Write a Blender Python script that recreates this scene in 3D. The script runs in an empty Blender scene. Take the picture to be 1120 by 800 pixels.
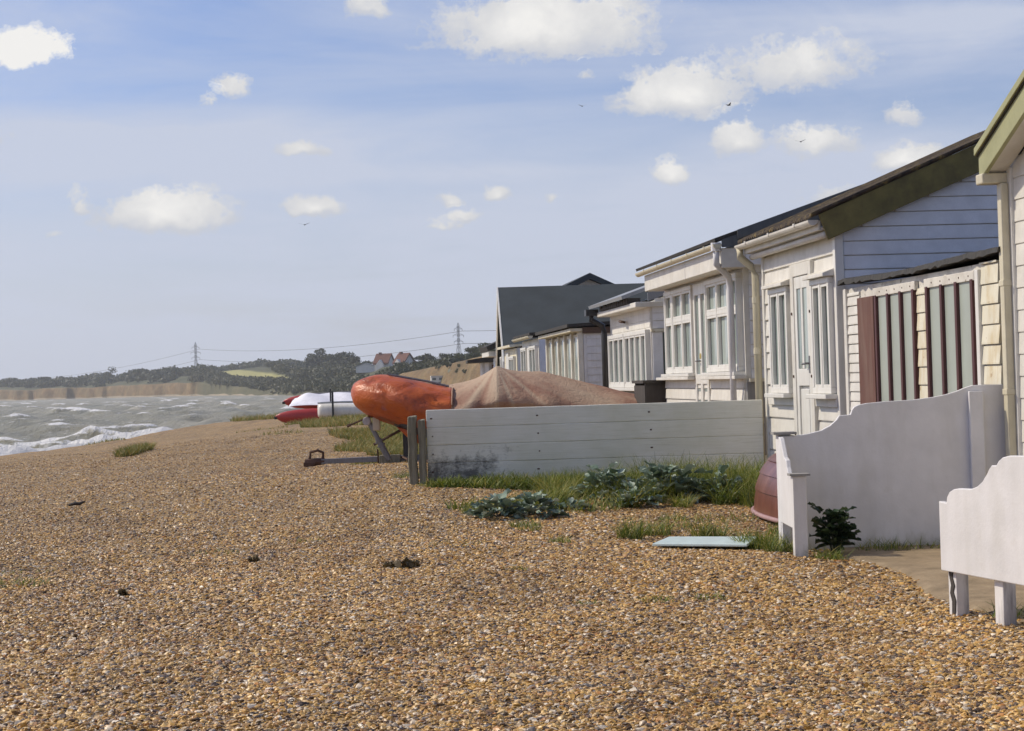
import bpy, bmesh, math, random
import numpy as np
from mathutils import Vector, Matrix, noise as mnoise

R = math.radians
sc = bpy.context.scene
col = sc.collection
PI = math.pi
EYE = 1.2                       # camera height over the shingle by the huts
SEA = -2.6                      # sea level
ROW = R(5.4)                    # the row of huts runs a little to the left of +Y
CA, SA = math.cos(ROW), math.sin(ROW)
ROLL = R(1.8)

# ------------------------------------------------------------------ helpers
def row(p, s, z=0.0):
    """p metres inland of the camera, s metres along the row of huts"""
    return Vector((p * CA - s * SA, p * SA + s * CA, z))

def ray(u, v):
    dx = (u - 560) / 2000; dy = (400 - v) / 2000
    return (dx * math.cos(ROLL) + dy * math.sin(ROLL),
            -dx * math.sin(ROLL) + dy * math.cos(ROLL) + .008 * math.cos(ROLL))

def at(u, v, Y):
    a, b = ray(u, v)
    return Vector((a * Y, Y, EYE + b * Y))

def sstep(a, b, x):
    t = np.clip((np.asarray(x, float) - a) / (b - a), 0, 1)
    return t * t * (3 - 2 * t)

class MB:
    def __init__(self): self.bm = bmesh.new()
    def poly(self, pts):
        vs = [self.bm.verts.new(p) for p in pts]
        return self.bm.faces.new(vs)
    def box(self, x0, x1, y0, y1, z0, z1):
        c = [self.bm.verts.new(p) for p in ((x0,y0,z0),(x1,y0,z0),(x1,y1,z0),(x0,y1,z0),(x0,y0,z1),(x1,y0,z1),(x1,y1,z1),(x0,y1,z1))]
        for f in ((3,2,1,0),(4,5,6,7),(0,1,5,4),(1,2,6,5),(2,3,7,6),(3,0,4,7)):
            self.bm.faces.new([c[i] for i in f])
        return self
    def prism(self, pts, axis, a, b):
        """outline pts extruded along an axis from a to b"""
        def mk(p, t):
            return {'x': (t, p[0], p[1]), 'y': (p[0], t, p[1]), 'z': (p[0], p[1], t)}[axis]
        A = [self.bm.verts.new(mk(p, a)) for p in pts]
        B = [self.bm.verts.new(mk(p, b)) for p in pts]
        n = len(pts)
        self.bm.faces.new(A); self.bm.faces.new(B[::-1])
        for i in range(n):
            self.bm.faces.new((A[i], B[i], B[(i+1) % n], A[(i+1) % n]))
        return self
    def tube(self, path, r, n=8, cap=True):
        path = [Vector(p) for p in path]
        rs = r if isinstance(r, (list, tuple)) else [r] * len(path)
        rings = []
        for i, p in enumerate(path):
            t = (path[min(i+1, len(path)-1)] - path[max(i-1, 0)]).normalized()
            up = Vector((0,0,1)) if abs(t.z) < .9 else Vector((0,1,0))
            a = t.cross(up).normalized(); b = t.cross(a)
            rings.append([self.bm.verts.new(p + (a*math.cos(k*2*PI/n) + b*math.sin(k*2*PI/n)) * rs[i]) for k in range(n)])
        for i in range(len(rings)-1):
            for k in range(n):
                self.bm.faces.new((rings[i][k], rings[i][(k+1)%n], rings[i+1][(k+1)%n], rings[i+1][k]))
        if cap:
            self.bm.faces.new(rings[0][::-1]); self.bm.faces.new(rings[-1])
        return self
    def build(self, name, mat, parent=None, bevel=0, smooth=False):
        bmesh.ops.recalc_face_normals(self.bm, faces=self.bm.faces)
        me = bpy.data.meshes.new(name)
        self.bm.to_mesh(me); self.bm.free()
        return link(name, me, mat, parent, bevel, smooth)

def link(name, me, mat, parent=None, bevel=0, smooth=False):
    o = bpy.data.objects.new(name, me); col.objects.link(o)
    if mat: me.materials.append(mat)
    if parent: o.parent = parent
    if smooth:
        me.polygons.foreach_set('use_smooth', [True]*len(me.polygons))
    if bevel:
        b = o.modifiers.new('bevel', 'BEVEL'); b.width = bevel; b.segments = 2; b.limit_method = 'ANGLE'; b.angle_limit = R(40)
    return o

def np_mesh(name, V, F, mat, parent=None, smooth=False, attrs=None):
    """V n x 3, F m x k numpy"""
    me = bpy.data.meshes.new(name)
    V = np.asarray(V, np.float32); F = np.asarray(F, np.int32)
    k = F.shape[1]
    me.vertices.add(len(V)); me.vertices.foreach_set('co', V.ravel())
    me.loops.add(F.size); me.loops.foreach_set('vertex_index', F.ravel())
    me.polygons.add(len(F)); me.polygons.foreach_set('loop_start', np.arange(0, F.size, k, dtype=np.int32))
    me.update(calc_edges=True)
    for n, a in (attrs or {}).items():
        at_ = me.attributes.new(n, 'FLOAT', 'POINT'); at_.data.foreach_set('value', np.asarray(a, np.float32).ravel())
    return link(name, me, mat, parent, 0, smooth)

def grid_faces(nu, nv):
    i = np.arange((nu-1)*(nv-1)); a = (i // (nv-1))*nv + i % (nv-1)
    return np.stack([a, a+nv, a+nv+1, a+1], 1)

def tag(o, label=None, cat=None, group=None, kind=None):
    if label: o['label'] = label
    if cat: o['category'] = cat
    if group: o['group'] = group
    if kind: o['kind'] = kind
    return o

def empty(name, loc=(0,0,0), rz=0.0):
    o = bpy.data.objects.new(name, None); col.objects.link(o)
    o.location = loc; o.rotation_euler.z = rz; o.empty_display_size = .3
    return o

# ------------------------------------------------------------------ materials
def nodes_of(name):
    m = bpy.data.materials.new(name); m.use_nodes = True
    nt = m.node_tree; nt.nodes.clear()
    out = nt.nodes.new('ShaderNodeOutputMaterial'); bs = nt.nodes.new('ShaderNodeBsdfPrincipled')
    nt.links.new(bs.outputs[0], out.inputs[0])
    return m, nt, bs

def N(nt, typ, **kw):
    n = nt.nodes.new(typ)
    for k, v in kw.items():
        if k.startswith('i_'):
            n.inputs[k[2:].replace('_', ' ')].default_value = v
        else: setattr(n, k, v)
    return n

def ramp(nt, fac, stops, interp='LINEAR'):
    r = nt.nodes.new('ShaderNodeValToRGB'); r.color_ramp.interpolation = interp
    e = r.color_ramp.elements
    while len(e) < len(stops): e.new(.5)
    for el, (p, c) in zip(e, stops):
        el.position = p; el.color = (c[0], c[1], c[2], 1) if hasattr(c, '__len__') else (c, c, c, 1)
    nt.links.new(fac, r.inputs[0])
    return r.outputs[0]

def mix(nt, fac, a, b, mode='MIX'):
    m = nt.nodes.new('ShaderNodeMix'); m.data_type = 'RGBA'; m.blend_type = mode
    for s, v in ((m.inputs[0], fac), (m.inputs[6], a), (m.inputs[7], b)):
        if hasattr(v, 'is_linked') or hasattr(v, 'links'): nt.links.new(v, s)
        elif isinstance(v, (int, float)): s.default_value = v
        else: s.default_value = (v[0], v[1], v[2], 1)
    return m.outputs[2]

def math_(nt, op, a, b=None, clamp=False):
    m = nt.nodes.new('ShaderNodeMath'); m.operation = op; m.use_clamp = clamp
    for i, v in enumerate((a, b)):
        if v is None: continue
        if hasattr(v, 'links'): nt.links.new(v, m.inputs[i])
        else: m.inputs[i].default_value = v
    return m.outputs[0]

def coords(nt, scale=(1,1,1), space='Object'):
    tc = nt.nodes.new('ShaderNodeTexCoord'); mp = nt.nodes.new('ShaderNodeMapping')
    mp.inputs['Scale'].default_value = scale
    nt.links.new(tc.outputs[space], mp.inputs[0])
    return mp.outputs[0]

def noise(nt, vec, scale, detail=4, rough=.55, dist=0):
    n = N(nt, 'ShaderNodeTexNoise'); n.inputs['Scale'].default_value = scale; n.inputs['Detail'].default_value = detail
    n.inputs['Roughness'].default_value = rough; n.inputs['Distortion'].default_value = dist
    nt.links.new(vec, n.inputs['Vector'])
    return n.outputs['Fac']

def bump(nt, bs, h, strength=.3, dist=.01):
    b = N(nt, 'ShaderNodeBump'); b.inputs['Strength'].default_value = strength; b.inputs['Distance'].default_value = dist
    nt.links.new(h, b.inputs['Height']); nt.links.new(b.outputs[0], bs.inputs['Normal'])

def painted(name, base, rough=.55, dirt=(.35,.30,.2), amount=.35, scale=2.0, streak=(6,6,.7), fine=.06, spots=None, metallic=0):
    """old paint: blotchy tone, streaked dirt with soft edges, a rough skin"""
    m, nt, bs = nodes_of(name)
    v = coords(nt); vs = coords(nt, streak)
    n1 = noise(nt, v, scale*3, 5, .6)
    c = mix(nt, ramp(nt, n1, [(.3, 0), (.7, 1)]), [x*(1-fine*2.2) for x in base], [min(x*(1+fine*.6), .95) for x in base])
    n2 = noise(nt, vs, scale*1.3, 6, .65, .3)
    f = ramp(nt, n2, [(.46, 0), (.74, 1)])
    c = mix(nt, math_(nt, 'MULTIPLY', f, amount), c, dirt)
    if spots:
        n3 = noise(nt, v, 14, 3, .5)
        c = mix(nt, ramp(nt, n3, [(.66, 0), (.70, spots[1])]), c, spots[0])
    nt.links.new(c, bs.inputs['Base Color'])
    bs.inputs['Roughness'].default_value = rough; bs.inputs['Metallic'].default_value = metallic
    n4 = noise(nt, v, 60, 4, .6)
    bump(nt, bs, math_(nt, 'ADD', n4, math_(nt, 'MULTIPLY', n1, 2.0)), .25, .004)
    return m

M = {}
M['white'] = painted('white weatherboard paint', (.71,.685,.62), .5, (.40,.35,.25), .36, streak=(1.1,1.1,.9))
M['white_shade'] = painted('white plastic cladding for shaded faces', (.80,.80,.81), .38, (.50,.49,.46), .16, streak=(1.5,1.5,2.5))  # cooler, paler copy of the white, put on faces turned from the sun
M['upvc'] = painted('white window frame plastic', (.74,.725,.67), .35, (.42,.37,.27), .34, fine=.03)
M['cream_pipe'] = painted('cream plastic pipe', (.62,.57,.42), .45, (.35,.30,.18), .35)
M['white_pipe'] = painted('white plastic pipe', (.72,.72,.74), .4, (.4,.38,.32), .25)
M['black_pipe'] = painted('black iron pipe', (.025,.026,.03), .4, (.08,.07,.06), .4)
M['old_cream'] = painted('old cream boards', (.70,.66,.52), .6, (.46,.32,.10), .75, scale=1.6, streak=(4,4,1.2), spots=((.30,.18,.07), .6))
M['flaked'] = painted('flaking white boards', (.66,.63,.56), .7, (.30,.26,.2), .6, scale=2.5, streak=(1.6,1.6,1.6), spots=((.22,.17,.12), .8))
M['screen'] = painted('white painted board', (.71,.695,.685), .6, (.48,.46,.40), .36, scale=1.5, streak=(3,3,.6), fine=.05, spots=((.48,.45,.38), .10))
M['moss_board'] = painted('mossy brown bargeboard', (.19,.155,.045), .7, (.06,.048,.022), .6, scale=2.2, streak=(2,2,1.2), fine=.18)
M['olive'] = painted('olive bargeboard', (.36,.36,.19), .6, (.20,.20,.10), .5, scale=1.6, streak=(2,2,1.5))
M['grey_board'] = painted('dark grey bargeboard', (.10,.11,.115), .6, (.05,.05,.05), .5)
M['brown_fascia'] = painted('dark brown fascia', (.10,.055,.03), .6, (.03,.02,.015), .5)
M['red_brown'] = painted('peeling red brown paint', (.125,.048,.03), .65, (.30,.24,.18), .35, scale=1.8, streak=(5,5,.6))
M['dark_red'] = painted('dark red glazing bar paint', (.085,.024,.022), .55, (.04,.02,.02), .4)
M['blue_paint'] = painted('pale blue boards', (.62,.67,.76), .55, (.4,.4,.42), .3)
M['grey_clad'] = painted('pale grey boards', (.72,.72,.71), .6, (.40,.38,.34), .4)
M['post_white'] = painted('weathered white posts', (.70,.675,.58), .6, (.32,.26,.16), .55, scale=1.6, streak=(5,5,1))
M['roof_dark'] = painted('dark slate roof', (.050,.062,.066), .8, (.03,.035,.035), .6, scale=.5, streak=(1,1,1), fine=.1)
M['roof_felt'] = painted('black roofing felt', (.035,.033,.03), .8, (.09,.08,.06), .6, scale=4, fine=.2)
M['lead'] = painted('grey roof flashing', (.30,.32,.34), .5, (.15,.15,.15), .4)
M['plinth'] = painted('grey cement plinth', (.30,.29,.27), .85, (.15,.14,.12), .6)
M['dark_timber'] = painted('dark tarred timber', (.05,.042,.036), .8, (.10,.09,.07), .5)
M['panel'] = painted('pale grey green window panel', (.38,.42,.365), .35, (.30,.31,.25), .45, scale=.8, streak=(3,3,.5), fine=.05)
M['board'] = painted('pale turquoise laminate board', (.58,.70,.68), .35, (.45,.45,.4), .3)
M['iron'] = painted('rusty iron', (.11,.06,.04), .75, (.05,.035,.03), .7, metallic=.3, scale=8)
M['galv'] = painted('dull galvanised steel', (.24,.24,.25), .55, (.12,.09,.07), .6, metallic=.5, scale=6)
M['tyre'] = painted('black rubber', (.03,.03,.03), .8, (.09,.08,.07), .5)
M['hull'] = painted('dark boat rubber', (.05,.05,.055), .5, (.1,.1,.1), .4)
M['red_hull'] = painted('red fibreglass', (.42,.035,.03), .35, (.2,.05,.04), .4)
M['white_cloth'] = painted('white canvas cover', (.78,.78,.84), .7, (.5,.5,.55), .3)
M['bark'] = painted('bark', (.09,.07,.05), .9, (.04,.035,.03), .5)
M['brick'] = painted('red brick and tile', (.155,.062,.042), .85, (.08,.045,.035), .5, scale=.5)
M['house_white'] = painted('white render', (.70,.68,.64), .8, (.5,.47,.4), .4, scale=.4)
M['gull'] = painted('dark feathers', (.08,.08,.09), .7, (.04,.04,.04), .3)
M['pylon'] = painted('grey lattice steel', (.13,.14,.15), .6, (.08,.08,.08), .4, scale=.2)

def roof_moss():
    m, nt, bs = nodes_of('mossy corrugated roof sheet')
    v = coords(nt)
    n = noise(nt, v, 9, 6, .7)
    c = ramp(nt, n, [(.30, (.025,.02,.018)), (.48, (.075,.055,.04)), (.58, (.13,.10,.05)), (.66, (.30,.20,.06)), (.74, (.32,.29,.22))])
    nt.links.new(c, bs.inputs['Base Color']); bs.inputs['Roughness'].default_value = .9
    bump(nt, bs, noise(nt, v, 40, 5, .7), .8, .02)
    return m
M['roof_moss'] = roof_moss()

def glass(name, a, b):
    m, nt, bs = nodes_of(name)
    v = coords(nt, (1, 7, .22))
    c = ramp(nt, noise(nt, v, 1.6, 4, .6, .3), [(.32, a), (.62, b)])
    nt.links.new(c, bs.inputs['Base Color'])
    bs.inputs['Roughness'].default_value = .06; bs.inputs['IOR'].default_value = 1.5
    bump(nt, bs, noise(nt, coords(nt), 2.0, 2), .05, .02)
    return m
M['glass'] = glass('window glass with painted curtain folds and reflections', (.13,.175,.165), (.42,.48,.44))  # dark reflections and curtain folds are put into the pane colour
M['glass_dark'] = glass('window glass over dark room', (.05,.07,.07), (.13,.16,.15))

def fence_mat():
    m, nt, bs = nodes_of('weathered white fence timber')
    v = coords(nt)
    grain = noise(nt, coords(nt, (1.2, 8, 26)), 2.4, 6, .65, .4)
    blot = noise(nt, v, 1.7, 5, .6)
    c = ramp(nt, grain, [(.18, (.50,.48,.38)), (.42, (.76,.74,.64)), (.75, (.84,.82,.74))])
    c = mix(nt, math_(nt, 'MULTIPLY', ramp(nt, blot, [(.42, 0), (.7, 1)]), .55), c, (.58,.57,.41))
    # paint gone and timber blackened in the low seaward corner
    sx = N(nt, 'ShaderNodeSeparateXYZ'); nt.links.new(v, sx.inputs[0])
    fx = math_(nt, 'DIVIDE', sx.outputs[0], .85)
    fz = math_(nt, 'DIVIDE', sx.outputs[2], .50)
    d = math_(nt, 'SUBTRACT', 1.0, math_(nt, 'MAXIMUM', fx, fz))
    n3 = noise(nt, v, 7, 7, .75)
    n4 = noise(nt, coords(nt, (1, 1, 3)), 30, 4, .7)
    s = math_(nt, 'ADD', math_(nt, 'MULTIPLY', d, 1.5), math_(nt, 'MULTIPLY', math_(nt, 'SUBTRACT', n3, .5), 2.6))
    s = math_(nt, 'ADD', s, math_(nt, 'MULTIPLY', math_(nt, 'SUBTRACT', n4, .5), .9))
    c = mix(nt, math_(nt, 'MULTIPLY', ramp(nt, s, [(.10, 0), (.75, 1)]), .88), c, (.07,.066,.06))
    nt.links.new(c, bs.inputs['Base Color']); bs.inputs['Roughness'].default_value = .8
    bump(nt, bs, grain, .5, .006)
    return m
M['fence'] = fence_mat()

def stain_foot(m, top):
    nt = m.node_tree; bs = [n for n in nt.nodes if n.type == 'BSDF_PRINCIPLED'][0]
    old = bs.inputs['Base Color'].links[0].from_socket
    v = coords(nt); sx = N(nt, 'ShaderNodeSeparateXYZ'); nt.links.new(v, sx.inputs[0])
    h = math_(nt, 'SUBTRACT', 1.0, math_(nt, 'DIVIDE', sx.outputs[2], top))
    n = noise(nt, coords(nt, (5, 5, 1.5)), 2.0, 6, .7)
    f = math_(nt, 'ADD', h, math_(nt, 'MULTIPLY', math_(nt, 'SUBTRACT', n, .5), 2.2))
    c = mix(nt, math_(nt, 'MULTIPLY', ramp(nt, f, [(.35, 0), (1, 1)]), .6), old, (.27, .25, .16))
    nt.links.new(c, bs.inputs['Base Color'])
stain_foot(M['screen'], .16)
def post_mat():
    m, nt, bs = nodes_of('bare grey weathered timber')
    g = noise(nt, coords(nt, (22, 22, 1.1)), 2.2, 6, .65, .5)
    c = ramp(nt, g, [(.25, (.09,.08,.055)), (.5, (.22,.20,.14)), (.78, (.33,.31,.24))])
    nt.links.new(c, bs.inputs['Base Color']); bs.inputs['Roughness'].default_value = .9
    bump(nt, bs, g, .9, .01)
    return m
M['post'] = post_mat()

def fabric(name, stops, scale=1.3, rough=.55, wr=.5, sheen=0):
    m, nt, bs = nodes_of(name)
    v = coords(nt)
    c = ramp(nt, noise(nt, v, scale, 6, .62, .6), stops)
    nt.links.new(c, bs.inputs['Base Color']); bs.inputs['Roughness'].default_value = rough
    w = noise(nt, coords(nt, (1.0, 1.4, 2.2)), 3.2, 4, .5, 1.4)
    w2 = math_(nt, 'ABSOLUTE', math_(nt, 'SUBTRACT', noise(nt, coords(nt, (1.3, 1.2, 1.9)), 3.4, 3, .5, 2.2), .5))
    w3 = math_(nt, 'ABSOLUTE', math_(nt, 'SUBTRACT', noise(nt, coords(nt, (2.4, 2, 1.0)), 5.0, 2, .5, 1.5), .5))
    hh = math_(nt, 'SUBTRACT', math_(nt, 'MULTIPLY', w, .7), math_(nt, 'ADD', math_(nt, 'MULTIPLY', w2, 1.2), math_(nt, 'MULTIPLY', w3, .6)))
    bump(nt, bs, hh, wr, .10)
    return m
M['orange'] = fabric('orange boat cover', [(.30, (.15,.033,.015)), (.45, (.42,.080,.014)), (.70, (.60,.14,.02))], 2.0, .42, .20)
M['tarp'] = fabric('faded tarpaulin', [(.30, (.22,.10,.065)), (.44, (.31,.165,.11)), (.54, (.46,.31,.21)), (.75, (.54,.41,.29))], 1.3, .85, .25)
def pale_streaks(m):
    nt = m.node_tree; bs = [n for n in nt.nodes if n.type == 'BSDF_PRINCIPLED'][0]
    old = bs.inputs['Base Color'].links[0].from_socket
    at_ = N(nt, 'ShaderNodeAttribute'); at_.attribute_name = 'pale_streaks'
    c = mix(nt, ramp(nt, at_.outputs['Fac'], [(.46, 0), (.86, .75)]), mix(nt, .5, old, (.25, .13, .085)), (.47, .375, .265))
    nt.links.new(c, bs.inputs['Base Color'])
pale_streaks(M['tarp'])

def dinghy_mat():
    m, nt, bs = nodes_of('worn red brown varnish')
    v = coords(nt)
    n = noise(nt, coords(nt, (1, 3, 1)), 3, 6, .65)
    c = ramp(nt, n, [(.25, (.10,.034,.024)), (.55, (.17,.062,.042)), (.8, (.27,.13,.09))])
    nt.links.new(c, bs.inputs['Base Color']); bs.inputs['Roughness'].default_value = .30
    bump(nt, bs, noise(nt, v, 30, 4), .2, .004)  # paler streaks fan out from the peak, strongest close to it
    return m
M['dinghy'] = dinghy_mat()

def foliage(name, stops, attr='tone', rough=.6, trans=.25):
    m, nt, bs = nodes_of(name)
    a = N(nt, 'ShaderNodeAttribute'); a.attribute_name = attr
    c = ramp(nt, a.outputs['Fac'], stops)
    nt.links.new(c, bs.inputs['Base Color']); bs.inputs['Roughness'].default_value = rough
    if trans:
        tr = N(nt, 'ShaderNodeBsdfTranslucent'); nt.links.new(c, tr.inputs[0])
        ms = N(nt, 'ShaderNodeMixShader'); ms.inputs[0].default_value = trans
        nt.links.new(bs.outputs[0], ms.inputs[1]); nt.links.new(tr.outputs[0], ms.inputs[2])
        out = [n for n in nt.nodes if n.type == 'OUTPUT_MATERIAL'][0]
        nt.links.new(ms.outputs[0], out.inputs[0])
    return m
M['wood_leaf'] = foliage('dark woodland leaves', [(0, (.022,.034,.018)), (.6, (.04,.058,.026)), (1, (.075,.088,.038))])
M['scrub_leaf'] = foliage('olive scrub leaves', [(0, (.03,.043,.02)), (.5, (.06,.072,.03)), (1, (.11,.105,.05))])
M['grass'] = foliage('beach grass', [(0, (.055,.09,.012)), (.45, (.15,.20,.024)), (.8, (.27,.28,.042)), (1, (.42,.36,.11))], trans=.3)
M['dry_grass'] = foliage('dry mixed grass', [(0, (.08,.11,.025)), (.35, (.17,.20,.04)), (.65, (.30,.26,.07)), (1, (.36,.25,.08))], trans=.3)
M['kale'] = foliage('sea kale leaves', [(0, (.075,.13,.06)), (.5, (.19,.26,.185)), (1, (.38,.45,.38))], trans=.12, rough=.5)
M['dark_leaf'] = foliage('dark green glossy leaves', [(0, (.012,.026,.012)), (.6, (.028,.055,.02)), (1, (.07,.11,.04))], rough=.4, trans=.15)
M['weed'] = foliage('seaweed', [(0, (.05,.035,.012)), (.6, (.10,.07,.025)), (1, (.18,.13,.05))], trans=.1)

# pebble colours, picked per stone
PEB = [(0, (.055,.04,.026)), (.10, (.11,.066,.034)), (.20, (.27,.155,.046)), (.33, (.42,.245,.060)), (.47, (.53,.325,.078)), (.60, (.60,.40,.135)),
       (.70, (.66,.50,.26)), (.78, (.43,.195,.042)), (.84, (.17,.145,.12)), (.89, (.60,.48,.32)), (.95, (.78,.71,.58)), (1, (.13,.12,.12))]

def shingle_mat():
    m, nt, bs = nodes_of('fine flint shingle')
    v = coords(nt)
    def cells(scale):
        w = N(nt, 'ShaderNodeTexVoronoi'); w.inputs['Scale'].default_value = scale; w.inputs['Randomness'].default_value = 1
        nt.links.new(v, w.inputs['Vector'])
        return w
    a = cells(44); b = cells(95)
    def tone(w):
        s = N(nt, 'ShaderNodeSeparateColor'); nt.links.new(w.outputs['Color'], s.inputs[0])
        return ramp(nt, s.outputs[0], PEB)
    pick = ramp(nt, noise(nt, v, 11, 2), [(.45, 0), (.55, 1)])
    c = mix(nt, pick, tone(a), tone(b))
    d = mix(nt, pick, a.outputs['Distance'], b.outputs['Distance'])
    big = noise(nt, v, .55, 5, .6)
    c = mix(nt, 1.0, c, ramp(nt, big, [(.25, (.70,.70,.71)), (.5, (.90,.89,.88)), (.75, (1.02,.97,.90))]), 'MULTIPLY')
    mid = noise(nt, v, 7, 6, .75)
    c = mix(nt, 1.0, c, ramp(nt, mid, [(.32, (.62,.60,.58)), (.5, (.95,.94,.93)), (.68, (1.25,1.22,1.18))]), 'MULTIPLY')
    wr = noise(nt, coords(nt, (1.6, .10, 1)), 1.0, 6, .7, .6)
    c = mix(nt, 1.0, c, ramp(nt, wr, [(.34, (.70,.68,.66)), (.46, (1,1,1)), (.62, (1.08,1.06,1.02))]), 'MULTIPLY')
    nt.links.new(c, bs.inputs['Base Color']); bs.inputs['Roughness'].default_value = .7
    h = math_(nt, 'ADD', math_(nt, 'MULTIPLY', d, -1.0), math_(nt, 'ADD', math_(nt, 'MULTIPLY', mid, 3.0), math_(nt, 'MULTIPLY', noise(nt, v, 1.7, 5, .7), 9.0)))
    bump(nt, bs, h, 1.0, .02)
    return m
M['shingle'] = shingle_mat()

def stone_mat():
    m, nt, bs = nodes_of('flint stones')
    oi = N(nt, 'ShaderNodeAttribute'); oi.attribute_type = 'INSTANCER'; oi.attribute_name = 'stone_tone'
    c = ramp(nt, oi.outputs['Fac'], PEB)
    n = noise(nt, coords(nt), 2.2, 4, .6)
    c = mix(nt, 1.0, c, ramp(nt, n, [(.3, (.72,.70,.68)), (.7, (1.12,1.08,1.02))]), 'MULTIPLY')
    nt.links.new(c, bs.inputs['Base Color']); bs.inputs['Roughness'].default_value = .42
    return m
def stone_bands(m):
    # the beach sorts its stones: paler, browner and darker patches and long bands
    nt = m.node_tree; bs = [n for n in nt.nodes if n.type == 'BSDF_PRINCIPLED'][0]
    old = bs.inputs['Base Color'].links[0].from_socket
    g = nt.nodes.new('ShaderNodeNewGeometry')
    def sc_(v, s):
        q = nt.nodes.new('ShaderNodeVectorMath'); q.operation = 'MULTIPLY'; nt.links.new(v, q.inputs[0]); q.inputs[1].default_value = s; return q.outputs[0]
    a = noise(nt, sc_(g.outputs['Position'], (.9, .55, 0)), 1.0, 5, .65, .6)
    b = noise(nt, sc_(g.outputs['Position'], (2.2, .22, 0)), 1.0, 4, .6, .8)
    c = mix(nt, 1.0, old, ramp(nt, a, [(.30, (.82,.79,.77)), (.5, (1.10,1.08,1.05)), (.7, (1.28,1.23,1.15))]), 'MULTIPLY')
    c = mix(nt, 1.0, c, ramp(nt, b, [(.34, (.86,.83,.80)), (.5, (1.02,1.02,1.02)), (.66, (1.08,1.08,1.08))]), 'MULTIPLY')
    nt.links.new(c, bs.inputs['Base Color'])
M['stone'] = stone_mat()
stone_bands(M['stone'])

def sand_mat():
    m, nt, bs = nodes_of('trodden sand')
    v = coords(nt)
    c = ramp(nt, noise(nt, v, 5, 6, .65), [(.3, (.17,.125,.07)), (.55, (.27,.20,.12)), (.75, (.36,.28,.175))])
    c = mix(nt, ramp(nt, noise(nt, v, 45, 3, .6), [(.62, 0), (.72, .7)]), c, (.15,.11,.07))
    nt.links.new(c, bs.inputs['Base Color']); bs.inputs['Roughness'].default_value = .9
    bump(nt, bs, noise(nt, v, 40, 5, .7), .6, .012)
    return m
M['sand'] = sand_mat()

def sea_mat():
    m, nt, bs = nodes_of('choppy grey green sea')
    a = N(nt, 'ShaderNodeAttribute'); a.attribute_name = 'foam'
    v = coords(nt)
    n = noise(nt, coords(nt, (1, .5, 1)), .55, 6, .7, .4)
    f = math_(nt, 'ADD', a.outputs['Fac'], math_(nt, 'MULTIPLY', math_(nt, 'SUBTRACT', n, .5), .9))
    nf = noise(nt, coords(nt, (1.5, .8, 1)), 1.6, 6, .7)
    f = math_(nt, 'ADD', f, math_(nt, 'MULTIPLY', math_(nt, 'SUBTRACT', nf, .5), .8))
    fk = noise(nt, coords(nt, (1, .45, 1)), .85, 7, .72, .8)
    fk2 = noise(nt, coords(nt, (1, .6, 1)), .06, 3, .6)
    fk = math_(nt, 'MULTIPLY', ramp(nt, fk, [(.555, 0), (.68, .75)]), ramp(nt, fk2, [(.35, .2), (.6, 1)]))
    f = math_(nt, 'MAXIMUM', ramp(nt, f, [(.42, 0), (.64, 1)]), fk)
    water = ramp(nt, noise(nt, coords(nt, (1, .35, 1)), .05, 4, .6), [(.3, (.22,.215,.145)), (.7, (.38,.345,.24))])
    c = mix(nt, f, water, (.80,.80,.79))
    nt.links.new(c, bs.inputs['Base Color'])
    nt.links.new(ramp(nt, f, [(0, .38), (1, .8)]), bs.inputs['Roughness'])
    bs.inputs['IOR'].default_value = 1.33; bs.inputs['Specular IOR Level'].default_value = .28
    bump(nt, bs, noise(nt, coords(nt, (1.6, .7, 1)), 1.1, 7, .7), .9, .6)
    return m
M['sea'] = sea_mat()

def land_mat():
    m, nt, bs = nodes_of('headland turf and crumbling cliff')
    v = coords(nt)
    a = N(nt, 'ShaderNodeAttribute'); a.attribute_name = 'cliff'
    fl = N(nt, 'ShaderNodeAttribute'); fl.attribute_name = 'field'
    sh = N(nt, 'ShaderNodeAttribute'); sh.attribute_name = 'shore'
    turf = ramp(nt, noise(nt, v, .035, 6, .65), [(.3, (.045,.055,.025)), (.55, (.085,.09,.04)), (.75, (.14,.12,.055))])
    rock = ramp(nt, noise(nt, coords(nt, (1, 1, 1.2)), .09, 8, .72, .5), [(.3, (.10,.066,.03)), (.5, (.22,.14,.062)), (.7, (.33,.225,.105))])
    scrub = ramp(nt, noise(nt, v, .10, 6, .75), [(.45, 0), (.58, 1)])
    rock = mix(nt, math_(nt, 'MULTIPLY', scrub, .38), rock, (.10,.095,.045))
    c = mix(nt, a.outputs['Fac'], turf, rock)
    c = mix(nt, fl.outputs['Fac'], c, (.36,.34,.13))
    c = mix(nt, sh.outputs['Fac'], c, (.40,.33,.24))
    nt.links.new(c, bs.inputs['Base Color']); bs.inputs['Roughness'].default_value = .95
    bump(nt, bs, noise(nt, v, .25, 6, .7), .8, 2.0)
    return m
M['land'] = land_mat()

# ------------------------------------------------------------------ terrain
rng = np.random.default_rng(7)
def crest_x(Y):
    Y = np.asarray(Y, float)
    return -14 + np.where(Y > 92, 24*((np.maximum(Y, 92)-92)/22)**2, 0) + .5*np.sin(Y*.13) * sstep(20, 60, Y)

def vnoise(X, Y, scale, seed=0):
    """cheap smooth value noise on arrays"""
    x = np.asarray(X)*scale + seed*17.3; y = np.asarray(Y)*scale + seed*5.1
    xi = np.floor(x); yi = np.floor(y); fx = x-xi; fy = y-yi
    fx = fx*fx*(3-2*fx); fy = fy*fy*(3-2*fy)
    def h(a, b):
        t = np.sin(a*127.1 + b*311.7 + seed*74.7)*43758.5453
        return t - np.floor(t)
    return (h(xi, yi)*(1-fx) + h(xi+1, yi)*fx)*(1-fy) + (h(xi, yi+1)*(1-fx) + h(xi+1, yi+1)*fx)*fy

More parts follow.
